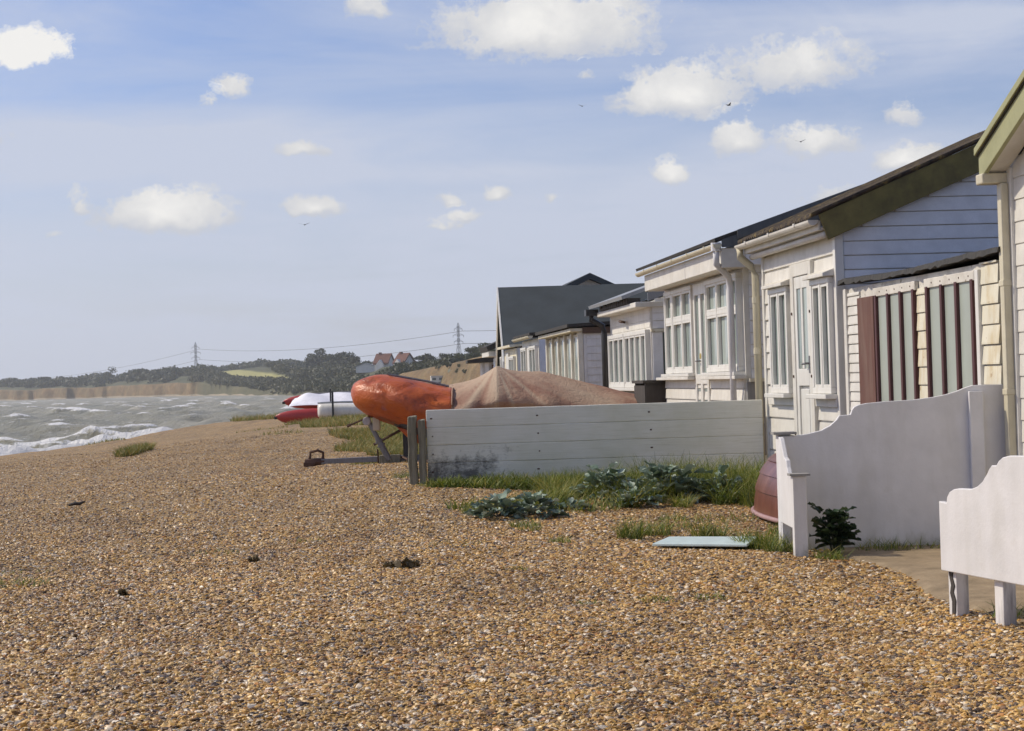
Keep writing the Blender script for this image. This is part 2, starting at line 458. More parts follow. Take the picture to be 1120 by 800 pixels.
def ground_z(X, Y):
    X = np.asarray(X, float); Y = np.asarray(Y, float)
    d = X - crest_x(Y)
    z = np.where(d > 0, -.42*(1-sstep(0, 10, d)), -.42 + d*.2)
    z = np.maximum(z, -4.2)
    z = z + .17*np.exp(-(((X+1.4)/3.2)**2 + ((Y-21)/4.5)**2))
    z = z + .14*np.exp(-(((X+6)/4)**2 + ((Y-60)/22)**2))
    amp = sstep(-3, 2, d)
    z = z + amp*((vnoise(X, Y, .35, 1)-.5)*.10 + (vnoise(X, Y, 1.1, 2)-.5)*.05)*(1 - .8*sstep(1.2, 2.2, X + .094*Y - 1.15))
    return z
def gz(x, y): return float(ground_z(x, y))

def axis_pts(segs):
    out = []
    for a, b, st in segs: out += list(np.arange(a, b, st))
    return np.array(out + [segs[-1][1]])
gx = axis_pts([(-60, -20, 2), (-20, -6, .35), (-6, 5, .12), (5, 12, .6), (12, 200, 8)])
gy = axis_pts([(-40, 2, 2), (2, 32, .15), (32, 80, .6), (80, 132, 1.2)])
GX, GY = np.meshgrid(gx, gy, indexing='ij')
V = np.stack([GX, GY, ground_z(GX, GY)], -1).reshape(-1, 3)
o = np_mesh('shingle_beach', V, grid_faces(len(gx), len(gy)), M['shingle'], smooth=True)
tag(o, kind='structure', label='brown flint shingle beach running down to the sea', cat='beach')

# patio of trodden sand inside the low screens
MBp = MB()
pat = [row(3.02, 12.05), row(2.98, 11.2), row(3.1, 10.2), row(2.98, 9.4), row(2.96, 8.0), row(4.38, 8.0), row(4.38, 12.05)]
pat = [(2.02,12.12), (2.12,11.5), (2.02,11.0), (2.14,10.4), (2.12,9.8), (2.2,9.2), (2.3,8.2), (2.4,7.2), (3.6,7.3), (3.26,11.7), (3.22,12.12)]
def sand_sheet():
    x0, x1, y0, y1, n = 1.95, 3.7, 7.1, 12.15, 46
    xs = np.linspace(x0, x1, n); ys = np.linspace(y0, y1, n*2)
    A, B = np.meshgrid(xs, ys, indexing='ij')
    edge = 2.02 + .10*(12.1-B)*.55 + .06*np.sin(B*3.1)
    A = np.maximum(A, edge)
    A = np.minimum(A, (4.38 - B*SA)/CA)
    Z = ground_z(A, B) + .012 + vnoise(A, B, 3, 4)*.012
    Z = Z - .05*(1 - sstep(0, .12, A - edge)) - .05*sstep(12.02, 12.12, B)*0
    np_mesh('sand_patch', np.stack([A, B, Z], -1).reshape(-1, 3), grid_faces(n, n*2), M['sand'], smooth=True)
sand_sheet()
tag(bpy.data.objects['sand_patch'], 'trodden sand patch behind the low white front screen', 'sand', kind='structure')

# loose stones over the near beach: one object, stones scattered by geometry nodes
def stones():
    xs = np.arange(-13, 5.2, .25); ys = np.arange(4.2, 46, .25)
    A, B = np.meshgrid(xs, ys, indexing='ij')
    Z = ground_z(A, B)
    dens = np.interp(B, [4, 8, 12, 17, 24, 46], [5600, 4800, 2800, 1250, 520, 150])
    dens *= (np.abs(A) < .33*B + .9)
    pxy = A*CA + B*SA
    dens *= np.where(pxy > 4.36, 0, 1)
    inside = (A > 2.02 + .055*(12.1-B) + .05*np.sin(B*3.1)) & (B < 12.1)
    dens *= np.where(inside, .03, 1)
    o = np_mesh('shingle_stones', np.stack([A, B, Z], -1).reshape(-1, 3), grid_faces(len(xs), len(ys)), M['stone'], attrs={'dens': dens.ravel()})
    tag(o, 'loose brown flint stones strewn over the beach', 'stones', kind='stuff')
    ng = bpy.data.node_groups.new('scatter stones', 'GeometryNodeTree')
    ng.interface.new_socket('Geometry', in_out='INPUT', socket_type='NodeSocketGeometry')
    ng.interface.new_socket('Geometry', in_out='OUTPUT', socket_type='NodeSocketGeometry')
    n = ng.nodes; L = ng.links
    gi = n.new('NodeGroupInput'); go = n.new('NodeGroupOutput')
    dp = n.new('GeometryNodeDistributePointsOnFaces'); dp.distribute_method = 'RANDOM'
    na = n.new('GeometryNodeInputNamedAttribute'); na.data_type = 'FLOAT'; na.inputs['Name'].default_value = 'dens'
    L.new(gi.outputs[0], dp.inputs['Mesh']); L.new(na.outputs[0], dp.inputs['Density'])
    gti = n.new('GeometryNodeGeometryToInstance')
    pos = n.new('GeometryNodeInputPosition')
    for k in range(7):
        ico = n.new('GeometryNodeMeshIcoSphere'); ico.inputs['Radius'].default_value = 1; ico.inputs['Subdivisions'].default_value = 2
        nz = n.new('ShaderNodeTexNoise'); nz.noise_dimensions = '4D'; nz.inputs['W'].default_value = k*3.7; nz.inputs['Scale'].default_value = .9; nz.inputs['Detail'].default_value = 1.5
        sp = n.new('GeometryNodeSetPosition'); sb = n.new('ShaderNodeVectorMath'); sb.operation = 'SUBTRACT'; sb.inputs[1].default_value = (.5,.5,.5)
        ml = n.new('ShaderNodeVectorMath'); ml.operation = 'SCALE'; ml.inputs['Scale'].default_value = 2.1
        L.new(pos.outputs[0], nz.inputs['Vector']); L.new(nz.outputs['Color'], sb.inputs[0]); L.new(sb.outputs[0], ml.inputs[0]); L.new(ml.outputs[0], sp.inputs['Offset'])
        tf = n.new('GeometryNodeTransform'); tf.inputs['Scale'].default_value = (1, .55 + .06*k, .34 + .05*(k % 4))
        sm = n.new('GeometryNodeSetMaterial'); sm.inputs['Material'].default_value = M['stone']
        ss = n.new('GeometryNodeSetShadeSmooth'); ss.inputs['Shade Smooth'].default_value = (k == 3)
        L.new(ico.outputs['Mesh'], sp.inputs['Geometry']); L.new(sp.outputs[0], tf.inputs['Geometry']); L.new(tf.outputs[0], sm.inputs[0]); L.new(sm.outputs[0], ss.inputs[0])
        L.new(ss.outputs[0], gti.inputs[0])
    def rnd(typ, a, b, seed):
        r = n.new('FunctionNodeRandomValue'); r.data_type = typ; r.inputs['Seed'].default_value = seed
        i0 = 0 if typ == 'FLOAT_VECTOR' else 2
        r.inputs[i0].default_value = a; r.inputs[i0+1].default_value = b
        return r.outputs[0 if typ == 'FLOAT_VECTOR' else 1]
    ip = n.new('GeometryNodeInstanceOnPoints'); ip.inputs['Pick Instance'].default_value = True
    L.new(dp.outputs['Points'], ip.inputs['Points']); L.new(gti.outputs[0], ip.inputs['Instance'])
    L.new(rnd('FLOAT_VECTOR', (-.6,-.6,0), (.6,.6,6.28), 3), ip.inputs['Rotation'])
    pw = n.new('ShaderNodeMath'); pw.operation = 'POWER'; pw.inputs[1].default_value = 3.0
    L.new(rnd('FLOAT', 0, 1, 5), pw.inputs[0])
    sc_ = n.new('ShaderNodeMapRange'); sc_.inputs['To Min'].default_value = .006; sc_.inputs['To Max'].default_value = .0195
    L.new(pw.outputs[0], sc_.inputs['Value']); L.new(sc_.outputs[0], ip.inputs['Scale'])
    st = n.new('GeometryNodeStoreNamedAttribute'); st.data_type = 'FLOAT'; st.domain = 'INSTANCE'; st.inputs['Name'].default_value = 'stone_tone'
    L.new(ip.outputs[0], st.inputs['Geometry']); L.new(rnd('FLOAT', 0, 1, 9), st.inputs['Value'])
    L.new(st.outputs[0], go.inputs[0])
    md = o.modifiers.new('scatter', 'NODES'); md.node_group = ng
stones()

# ------------------------------------------------------------------ sea
def sea():
    na, nr = 640, 760
    az = np.tan(np.linspace(-.62, .32, na))
    rr = 16*np.exp(np.linspace(0, math.log(2600/16), nr))
    A, Rr = np.meshgrid(az, rr, indexing='ij')
    X = A*Rr; Y = Rr.copy()
    z = np.zeros_like(X); r = np.random.default_rng(3)
    near = 1 - .55*sstep(400, 1200, Rr)
    for k in range(20):
        lam = 1.5*1.16**k
        th = R(-12) + r.normal(0, .6)
        ph = r.uniform(0, 6.28)
        kx, ky = math.cos(th)*2*PI/lam, math.sin(th)*2*PI/lam
        ok = lam > np.gradient(Rr, axis=1)*1.9
        a = .021*lam**.72
        t = kx*X + ky*Y + ph + 1.2*vnoise(X, Y, .03, k)
        z += np.where(ok, a*(2*((np.sin(t)+1)/2)**1.7 - .8), 0)
    z *= near*(.7 + .6*vnoise(X, Y, .012, 5))
    foam = sstep(.44, .92, z/np.maximum(near, .2))*.7 + .25*(vnoise(X, Y, .06, 9) > .72)*sstep(.2, .5, z)
    # lines of breakers coming on to the beach
    d = crest_x(Y) - X                       # metres seaward of the shingle crest
    for k, (dk, h, w) in enumerate([(15, .35, .8), (21, .65, 1.3), (29, .7, 1.5), (40, .65, 1.6), (54, .6, 1.8), (72, .5, 1.9), (95, .45, 2.0), (130, .4, 2.2), (180, .4, 2.4)]):
        off = (vnoise(Y, Y*0, .035, 20+k)-.5)*14
        amp = sstep(.45, .62, vnoise(Y, X*0, .05, 31+k) + .25*(vnoise(Y, X*0, .2, 44+k)-.5))
        t = (d - dk - off)/w
        prof = np.where(t > 0, np.exp(-(t/1.6)**2), np.exp(-(t/.7)**2))
        z += h*amp*prof
        foam = np.maximum(foam, amp*np.where(t > 0, np.exp(-(t/.9)**2), np.exp(-(t/1.7)**2))*.9)
    foam = np.maximum(foam, .62*(1-sstep(6, 15, d)))
    foam = np.maximum(foam, .42*(1-sstep(10, 60, d)))
    V = np.stack([X, Y, z + SEA], -1).reshape(-1, 3)
    o = np_mesh('sea', V, grid_faces(na, nr), M['sea'], smooth=True, attrs={'foam': foam.ravel()})
    tag(o, 'choppy grey green sea with whitecaps breaking on the beach', 'sea', kind='structure')
sea()

# ------------------------------------------------------------------ headland across the bay
# control columns: photo azimuth u -> distance of the shore, cliff top height over the sea, distance and height of the land behind
HU  = [-260, -80,   0,  120,  215,  285,  340,  390,  440,  500,  545,  640,  760, 1000]
HD  = [1750, 1600, 1500, 1350, 1180, 900,  700,  560,  480,  420,  380,  330,  300,  280]
HC  = [  9,    9,   8.5,  8.5,  9,   3,    2.5,  2.5,  6.5,  8.6,  9.8,  10,   10,   10]
HI  = [ 12,   12,  11.5,  12,  14,   18,   13,   10.5,  9.3, 10,  10.8,   12,   12,   12]
HL  = [ 20,   20,   18,   20,  25,  160,  200,  170,   60,   45,   40,   40,   40,   40]
def land():
    us = np.linspace(-260, 1000, 420)
    D = np.interp(us, HU, HD); C = np.interp(us, HU, HC); I = np.interp(us, HU, HI); Lc = np.interp(us, HU, HL)
    tt = np.concatenate([np.linspace(-.02, 1, 26), 1 + np.linspace(.02, 1, 40), 2 + np.linspace(.05, 1, 10)])
    A, T = np.meshgrid(np.arange(len(us)), tt, indexing='ij')
    a = np.array([ray(u, 420)[0] for u in us])[A]
    j = (vnoise(us, us*0, .06, 3)-.5)*.02 + (vnoise(us, us*0, .21, 5)-.5)*.012
    D = D*(1 + j)
    cl = np.interp(us, [-260, 215, 285, 390, 440, 1000], [6, 7, 40, 60, 26, 24])
    dist = np.where(T < 1, D[A] + T*cl[A], np.where(T < 2, D[A] + cl[A] + (T-1)*(500 + 0*T), D[A] + cl[A] + 500 + (T-2)*1500))
    prof = np.where(T < 1, C[A]*sstep(-.05, 1.0, T)**.8, np.where(T < 2, C[A] + (I[A]-C[A])*sstep(0, 1, (T-1)*500/np.maximum(Lc[A]*1.6, 60)), I[A]))
    X = a*dist; Y = dist
    prof = prof + np.where((T > .05), (vnoise(X, Y, .05, 8)-.5)*1.2 + (vnoise(X, Y, .012, 9)-.5)*2.5*sstep(1, 1.4, T), 0)
    prof = np.where(T <= 0, -1.5, prof)
    fieldm = (A*0 + 0.0)
    uu = us[A]
    fieldm = sstep(236, 246, uu)*(1-sstep(322, 333, uu))*sstep(1.08, 1.12, T)*(1-sstep(1.32, 1.36, T))
    cliffm = sstep(.04, .15, T)*(1-sstep(.93, 1.02, T))*np.interp(uu, [-260, 205, 222, 400, 440, 1000], [1, 1, .15, .1, 1, 1])
    shore = (1-sstep(.06, .14, T))
    o = np_mesh('headland', np.stack([X, Y, SEA + prof], -1).reshape(-1, 3), grid_faces(len(us), len(tt)), M['land'], smooth=True,
                attrs={'cliff': cliffm.ravel(), 'field': fieldm.ravel(), 'shore': shore.ravel()})
    tag(o, 'low headland with brown cliffs and a pale field across the bay', 'headland', kind='structure')
land()
def land_base(u, back):
    D = np.interp(u, HU, HD); cl = np.interp(u, [-260, 215, 285, 390, 440, 1000], [6, 7, 40, 60, 26, 24])
    C = np.interp(u, HU, HC); I = np.interp(u, HU, HI); Lc = np.interp(u, HU, HL)
    d = D + cl + back
    z = C + (I-C)*float(sstep(0, 1, back/max(Lc*1.6, 60))) if back > 0 else C*float(sstep(-.05, 1, max(0, 1 + back/cl)))**.8
    a = ray(u, 420)[0]
    return Vector((a*d, d, SEA + z))

def clump_mesh(blobs, n, size, r, flat=1.0):
    """leaf sized faces through the volume of some ellipsoids: blobs (cx, cy, cz, rx, ry, rz)"""
    blobs = np.array(blobs); w = (blobs[:, 3]*blobs[:, 4]*blobs[:, 5])**.8
    k = r.choice(len(blobs), n, p=w/w.sum())
    d = r.normal(size=(n, 3)); d /= np.linalg.norm(d, axis=1)[:, None]
    rad = r.uniform(.35, 1.0, n)**.45 * (1 + r.normal(0, .09, n))
    c = blobs[k, :3] + d*blobs[k, 3:]*rad[:, None]
    nrm = d + r.normal(0, .7, (n, 3)); nrm /= np.linalg.norm(nrm, axis=1)[:, None]
    t = np.cross(nrm, r.normal(size=(n, 3))); t /= np.linalg.norm(t, axis=1)[:, None]
    b = np.cross(nrm, t)
    s = size*r.uniform(.5, 1.3, n)[:, None]
    q = np.stack([c - t*s - b*s*.5, c + t*s*.2 - b*s, c + t*s*1.1 + b*s*.3, c - t*s*.3 + b*s*.9], 1).reshape(-1, 3)
    tone = np.repeat(np.clip(r.uniform(0, 1, n)*.6 + r.uniform(0, .45, len(blobs))[k], 0, 1), 4)
    return q, np.arange(4*n).reshape(-1, 4), tone

def tree(name, u, back, h, w, seed, label, group, n=900, leaf='wood_leaf', crown_low=.25, depth=None):
    r = np.random.default_rng(seed)
    base = land_base(u, back)
    root = empty(name, base)
    tag(root, label, 'tree' if 'tree' in name else 'bush', group)
    blobs = []
    for k in range(11):
        a = r.uniform(0, 6.28); q = r.uniform(0, .62)
        zc = h*(crown_low + (1-crown_low)*r.uniform(.12, .82))
        sh = 1 - .45*abs((zc/h - .5)/.5)
        blobs.append((math.cos(a)*q*w/2*sh, math.sin(a)*q*w/2*sh, zc, w*r.uniform(.16, .28), w*r.uniform(.16, .28), h*r.uniform(.10, .19)))
    q, F, tone = clump_mesh(blobs, n, max(w, h)*.032, r)
    np_mesh('crown', q, F, M[leaf], root, attrs={'tone': tone})
    t = MB()
    t.tube([(0,0,-.5), (.1,0,h*.3), (0,.1,h*.6)], [w*.035, w*.025, w*.01], 6)
    for k in range(4):
        a = k*1.6 + r.uniform(0, .8); t.tube([(.08,0,h*.3), (math.cos(a)*w*.25, math.sin(a)*w*.25, h*.62)], [w*.018, w*.005], 5)
    t.build('trunk', M['bark'], root)
    return root

# the wood behind the bay: single trees that stand out
tl = [(340, 330, 11, 13, 'leftmost tall tree of the dark wood above the bay'),
      (349, 300, 12.5, 14, 'tallest round topped tree at the seaward end of the dark wood'),
      (358, 320, 9.5, 13, 'third tree along the dark wood on the headland ridge'),
      (366, 310, 9.5, 14, 'fourth tree along the dark wood on the headland ridge'),
      (374, 300, 10, 13, 'broad tree in the middle of the dark wood'),
      (382, 290, 10.5, 13, 'last tall tree before the wood drops towards the red roofed houses'),
      (389, 250, 7.5, 9, 'low round tree at the foot of the wood near the red roofed houses')]
for i, (u, b, h, w, l) in enumerate(tl):
    tree('tree', u, b, h, w, 50+i, l, 'trees of the dark wood on the headland', 1300)
tl = [(402, 190, 5.5, 7, 'small tree left of the red roofed houses'),
      (441, 150, 5, 7, 'dark tree right of the white gabled house'),
      (462, 120, 3.6, 8, 'wide low tree on the cliff top between houses and pylon'),
      (472, 115, 4.2, 7, 'rounded tree on the cliff top below the nearer pylon'),
      (487, 100, 3, 6, 'small tree on the cliff top under the power cables'),
      (518, 70, 3, 7, 'dark bush on the cliff top left of the brown shelter'),
      (531, 60, 3.4, 7, 'tall bush on the cliff top beside the last hut')]
for i, (u, b, h, w, l) in enumerate(tl):
    tree('tree', u, b, h, w, 80+i, l, 'trees on the cliff top', 600, 'scrub_leaf' if i > 2 else 'wood_leaf', .1)
tl = [(10, 40, 9, 20, 'dark tree on the far left cliff edge'), (48, 60, 8, 24, 'low dark tree above the far cliff'),
      (119, 90, 13, 16, 'tree standing above the others on the far cliff'), (152, 60, 9, 26, 'broad dark tree over the middle of the far cliff')]
for i, (u, b, h, w, l) in enumerate(tl):
    tree('tree', u, b, h, w, 110+i, l, 'trees above the far cliff', 600, 'wood_leaf', .05)

def wood_mass(name, items, seed, n, size, leaf, label):
    r = np.random.default_rng(seed)
    blobs = []
    for (u0, u1, b0, b1, h, k) in items:
        for i in range(k):
            u = r.uniform(u0, u1); b = r.uniform(b0, b1); p = land_base(u, b)
            hh = h*r.uniform(.6, 1.15); w = hh*r.uniform(.7, 1.5)
            blobs.append((p.x, p.y, p.z + hh*.45, w, w, hh*.55))
    q, F, tone = clump_mesh(blobs, n, size, r)
    o = np_mesh(name, q, F, M[leaf], attrs={'tone': tone})
    tag(o, label, 'woodland', kind='stuff')
wood_mass('far_woodland', [(-120, 210, 10, 120, 6, 130), (90, 235, 150, 380, 8, 70), (225, 345, 480, 640, 8, 110), (-60, 120, 200, 420, 8, 50)], 5, 45000, 1.1, 'wood_leaf',
          'band of dark trees and hedges along the far cliff top and skyline')
wood_mass('hillside_scrub', [(212, 300, 4, 60, 4.5, 90), (285, 400, -35, 120, 2.5, 190), (300, 400, 120, 260, 3.6, 90), (392, 445, -20, 60, 2.4, 50), (452, 545, 10, 60, 1.6, 60), (460, 545, -20, 0, .8, 14)],
          6, 60000, .48, 'scrub_leaf', 'mass of olive green scrub over the slope above the bay')

def far_house(u, back, w, d, h, rh, rz, label, name='house'):
    p = land_base(u, back); p.z -= 1.2; root = empty(name, p, rz)
    tag(root, label, 'house', 'red roofed houses on the headland')
    MB().prism([(-w/2, 0), (w/2, 0), (w/2, h), (0, h+rh), (-w/2, h)], 'y', -d/2, d/2).build('wall', M['house_white'], root)
    m = MB()
    for s in (-1, 1):
        m.prism([(s*.0, h+rh), (s*(w/2+.6), h-.4*rh/w*2*.6-.1), (s*(w/2+.6), h+.25), (0, h+rh+.45)], 'y', -d/2-.5, d/2+.5)
    rf = m.build('roof', M['brick'], root)
    MB().box(-.5, .4, d*.2, d*.2+.9, h+rh*.6, h+rh+.9).build('chimney', M['brick'], rf)
    for x in (-w*.24, w*.24):
        for z in (1.0, 3.6):
            if z + 1.4 < h:
                f = MB().box(x-.7, x+.7, -d/2-.06, -d/2+.02, z, z+1.4).build('window', M['upvc'], root)
                MB().box(x-.55, x+.55, -d/2-.09, -d/2-.07, z+.12, z+1.28).build('pane', M['glass_dark'], f)
    # a lower wing with its own gable
    m = MB().prism([(-1.6, 0), (1.6, 0), (1.6, h*.9), (0, h+rh*.45), (-1.6, h*.9)], 'x', -w/2-1.2, 0)
    m.build('wing', M['house_white'], root)
far_house(421, 150, 5.6, 5.6, 3.2, 3.4, R(68), 'white house with a steep red roof nearest the wood')
far_house(443, 130, 5, 4.6, 2.8, 3.0, R(50), 'white gabled house with red roof right of its twin')
p = land_base(401, 165); ob = empty('outbuilding', p)
tag(ob, 'small grey outbuilding beside the red roofed houses', 'outbuilding')
MB().prism([(-4, 0), (4, 0), (4, 2.4), (0, 3.8), (-4, 2.4)], 'y', -3, 3).build('wall', M['house_white'], ob)
m = MB()
for s in (-1, 1): m.prism([(0, 3.85), (s*4.4, 2.3), (s*4.4, 2.55), (0, 4.1)], 'y', -3.3, 3.3)
m.build('roof', M['lead'], ob)

# caravan on the low ground behind the boat
p = land_base(482, -14); p.z -= 1.0; cv = empty('caravan', p, R(8)); cv.scale = (.75, .75, .75)
tag(cv, 'white static caravan on the slope behind the orange boat cover', 'caravan')
MB().box(-3.2, 3.2, -1.3, 1.3, .5, 2.5).build('body', M['house_white'], cv, .15)
MB().prism([(-3.4, 2.5), (3.4, 2.5), (3.1, 2.75), (-3.1, 2.75)], 'y', -1.4, 1.4).build('roof', M['house_white'], cv)
for x in (-2.2, 0, 2.0):
    w_ = MB().box(x-.6, x+.6, -1.36, -1.31, 1.3, 2.1).build('window', M['glass_dark'], cv)
MB().box(-2.9, 2.9, -1.1, 1.1, -.4, .5).build('base', M['dark_timber'], cv)

# pylons and their cables
def pylon(u, Y, H, label):
    a = ray(u, 420)[0]; base = Vector((a*Y, Y, SEA + 8)); root = empty('electricity_pylon', base, R(35))
    tag(root, label, 'pylon', 'electricity pylons on the headland')
    W = H*.075
    def leg(sx, sy, t):
        k = (1-t)**1.0
        w = W*(1 - .78*min(t/.62, 1))
        return Vector((sx*w, sy*w, H*t))
    ts = [0, .14, .27, .38, .48, .56, .62, .72, .80, .88, .95]
    tw = .16*H/45
    for sx in (-1, 1):
        for sy in (-1, 1):
            MB().tube([leg(sx, sy, t) for t in ts] + [Vector((0,0,H))], tw, 4).build('leg', M['pylon'], root)
    m = MB()
    for i in range(len(ts)-1):
        for (s0, s1) in (((-1,-1),(1,-1)), ((1,-1),(1,1)), ((1,1),(-1,1)), ((-1,1),(-1,-1))):
            m.tube([leg(*s0, ts[i]), leg(*s1, ts[i+1])], tw*.55, 4); m.tube([leg(*s1, ts[i]), leg(*s0, ts[i+1])], tw*.55, 4)
    m.build('bracing', M['pylon'], root)
    for t, ln in ((.64, .10), (.76, .12), (.88, .09)):
        m = MB()
        for s in (-1, 1):
            tip = Vector((s*ln*H, 0, H*t))
            for sy in (-1, 1):
                m.tube([leg(s, sy, t), tip], tw*.7, 4); m.tube([leg(s, sy, t+.035), tip], tw*.6, 4)
        m.build('crossarm', M['pylon'], root)
        for s in (-1, 1): MB().tube([(s*ln*H, 0, H*t), (s*ln*H, 0, H*t - .04*H)], tw*1.2, 5).build('insulator', M['pylon'], root)
    ends = []
    for t, ln in ((.64, .10), (.76, .12), (.88, .09)):
        ends.append(base + Vector((ln*H*math.cos(R(35)), ln*H*math.sin(R(35)), H*(t-.04))))
    return ends, base + Vector((0,0,H))
eL, tL = pylon(215, 1800, 43, 'far grey lattice pylon rising behind the trees over the cliff')
eR, tR = pylon(503, 1150, 33, 'nearer lattice pylon above the cliff top near the last hut')
def cable(a, b, sag, label):
    pts = []
    for i in range(25):
        t = i/24; p = a.lerp(b, t); p = p.copy(); p.z -= sag*4*t*(1-t); pts.append(p)
    o = MB().tube(pts, .14, 4).build('power_cable', M['pylon'])
    tag(o, label, 'cable', 'power cables over the headland')
cable(eL[2], eR[2], 6, 'upper power cable slung between the two pylons')
cable(eL[0], eR[0], 6, 'lower power cable slung between the two pylons')
off = Vector((-420, 500, -4)); cable(eL[2], eL[2] + off + Vector((0,0,-10)), 14, 'power cable running down to the left from the top of the far pylon')
cable(eL[0], eL[0] + off + Vector((0,0,-8)), 14, 'power cable running down to the left from the lowest arm of the far pylon')
off = Vector((260, -160, 6)); cable(eR[2], eR[2] + off, 4, 'upper power cable passing from the nearer pylon behind the huts')
cable(eR[0], eR[0] + off, 4, 'lower power cable passing from the nearer pylon behind the huts')

def gull(u, v, Y, rz, label):
    root = empty('gull', at(u, v, Y), rz); tag(root, label, 'bird', 'gulls in the sky')
    MB().tube([(-.22,0,.0), (-.12,0,.01), (.05,0,.0), (.22,0,.02), (.3,0,.03)], [.01, .05, .07, .045, .01], 6).build('body', M['gull'], root, smooth=True)
    for s in (-1, 1):
        m = MB()
        m.prism([(-.08, s*.04), (.10, s*.04), (.12, s*.32), (-.04, s*.66), (-.06, s*.3)], 'z', 0, .012)
        w = m.build('wing', M['gull'], root); w.rotation_euler.x = s*R(18)
gull(333, 246, 200, R(80), 'dark gull flying alone low over the bay')
gull(797, 115, 180, R(20), 'dark gull at the lower edge of the biggest puffy cloud')
gull(876, 155, 200, R(60), 'dark gull against the cloud above the brown roofed hut')
gull(637, 116, 240, R(110), 'tiny dark gull in blue sky between two clouds')

# ------------------------------------------------------------------ huts
def boards(m, face, a0, a1, z0, z1, pitch, off=0.0, lo=None, hi=None, proud=.018, jit=0, gap=.010):
    """lapped weatherboards: face 'front' (normal -x, spans y) or 'end' (normal -y, spans x); lo/hi(z) clip a sloping gable"""
    z = z0
    rr = random.Random(int(a0*100)+int(z0*10))
    while z < z1 - .01:
        t = min(z + pitch, z1)
        b0 = max(a0, lo(z + pitch*.5)) if lo else a0
        b1 = min(a1, hi(z + pitch*.5)) if hi else a1
        if b1 - b0 > .02:
            j = rr.uniform(-jit, jit)
            pr = [(off, z+gap), (off-proud+j, z+gap), (off-proud+j, z+gap+.012), (off-proud*.55, t), (off, t)]
            if face == 'front': m.prism(pr, 'y', b0, b1)
            else: m.prism([(q[0], q[1]) for q in pr], 'x', b0, b1)
        z += pitch

def roof_slope(m, x0, z0, x1, z1, y0, y1, thick, corr=0.0, wave=.076):
    """one roof slope from the eave (x0,z0) to the ridge (x1,z1)"""
    if not corr:
        nx, nz = (z0-z1), (x1-x0); l = math.hypot(nx, nz); nx /= l; nz /= l
        if nz < 0: nx, nz = -nx, -nz
        m.prism([(x0, z0), (x1, z1), (x1+nx*thick, z1+nz*thick), (x0+nx*thick, z0+nz*thick)], 'y', y0, y1)
        return
    n = int((y1-y0)/wave*6); bm = m.bm
    rows = []
    rr = random.Random(4)
    for i in range(n+1):
        y = y0 + (y1-y0)*i/n; w = corr*math.sin(2*PI*y/wave)
        e = .012*math.sin(y*2.3) + .01*math.sin(y*7.1)
        rows.append([bm.verts.new(p) for p in ((x0+e, y, z0+w), (x1, y, z1+w), (x1, y, z1+w+thick), (x0+e, y, z0+w+thick))])
    for a, b in zip(rows, rows[1:]):
        for k in range(4): bm.faces.new((a[k], a[(k+1) % 4], b[(k+1) % 4], b[k]))
    bm.faces.new(rows[0]); bm.faces.new(rows[-1][::-1])

def window(root, y0, y1, z0, z1, cols, x=0.0, depth=.07, fr=.055, bar=.05, transom=None, sill=True, matf='upvc', matp='glass', head=False, name='window', ratio=None):
    """window on a front: frame stands proud of x towards the sea; panes and sill are its sub-parts"""
    m = MB(); xo = x - depth
    m.box(xo, x+.01, y0, y1, z0, z0+fr); m.box(xo, x+.01, y0, y1, z1-fr, z1)
    m.box(xo+.001, x+.01, y0, y0+fr, z0+fr, z1-fr); m.box(xo+.001, x+.01, y1-fr, y1, z0+fr, z1-fr)
    cs = ratio or [(i/cols) for i in range(1, cols)]
    for c in cs:
        yc = y0 + (y1-y0)*c; m.box(xo+.004, x+.01, yc-bar/2, yc+bar/2, z0+fr, z1-fr)
    if transom: m.box(xo+.008, x+.01, y0+fr, y1-fr, transom-bar/2, transom+bar/2)
    f = m.build(name, M[matf], root, .006)
    edges = [0] + list(cs) + [1]
    m = MB()
    for i in range(len(edges)-1):
        a = y0 + (y1-y0)*edges[i]; b = y0 + (y1-y0)*edges[i+1]
        m.box(xo+.052, xo+.056, a+.01, b-.01, z0+.01, z1-.01)
    m.build('pane', M[matp], f)
    # opening lights: thin inner sashes inside each column
    m = MB(); sw = .028
    for i in range(len(edges)-1):
        a = y0 + (y1-y0)*edges[i] + (fr if i == 0 else bar/2); b = y0 + (y1-y0)*edges[i+1] - (fr if i == len(edges)-2 else bar/2)
        zz = [z0+fr, transom-bar/2, transom+bar/2, z1-fr] if transom else [z0+fr, z1-fr]
        for k in range(0, len(zz), 2):
            c, d = zz[k], zz[k+1]
            m.box(xo+.010, xo+.05, a, b, c, c+sw); m.box(xo+.010, xo+.05, a, b, d-sw, d)
            m.box(xo+.011, xo+.05, a, a+sw, c+sw, d-sw); m.box(xo+.011, xo+.05, b-sw, b, c+sw, d-sw)
    m.build('sash', M[matf], f, .003)
    if sill:
        MB().box(x-depth-.06, x+.005, y0-.03, y1+.03, z0-.045, z0-.004).build('sill', M[matf], f, .006)
    if head:
        MB().prism([(x-.005, z1+.075), (x-depth-.055, z1+.03), (x-depth-.055, z1+.0), (x-.005, z1+.004)], 'y', y0-.04, y1+.04).build('hood', M['white'], f, .004)
    return f

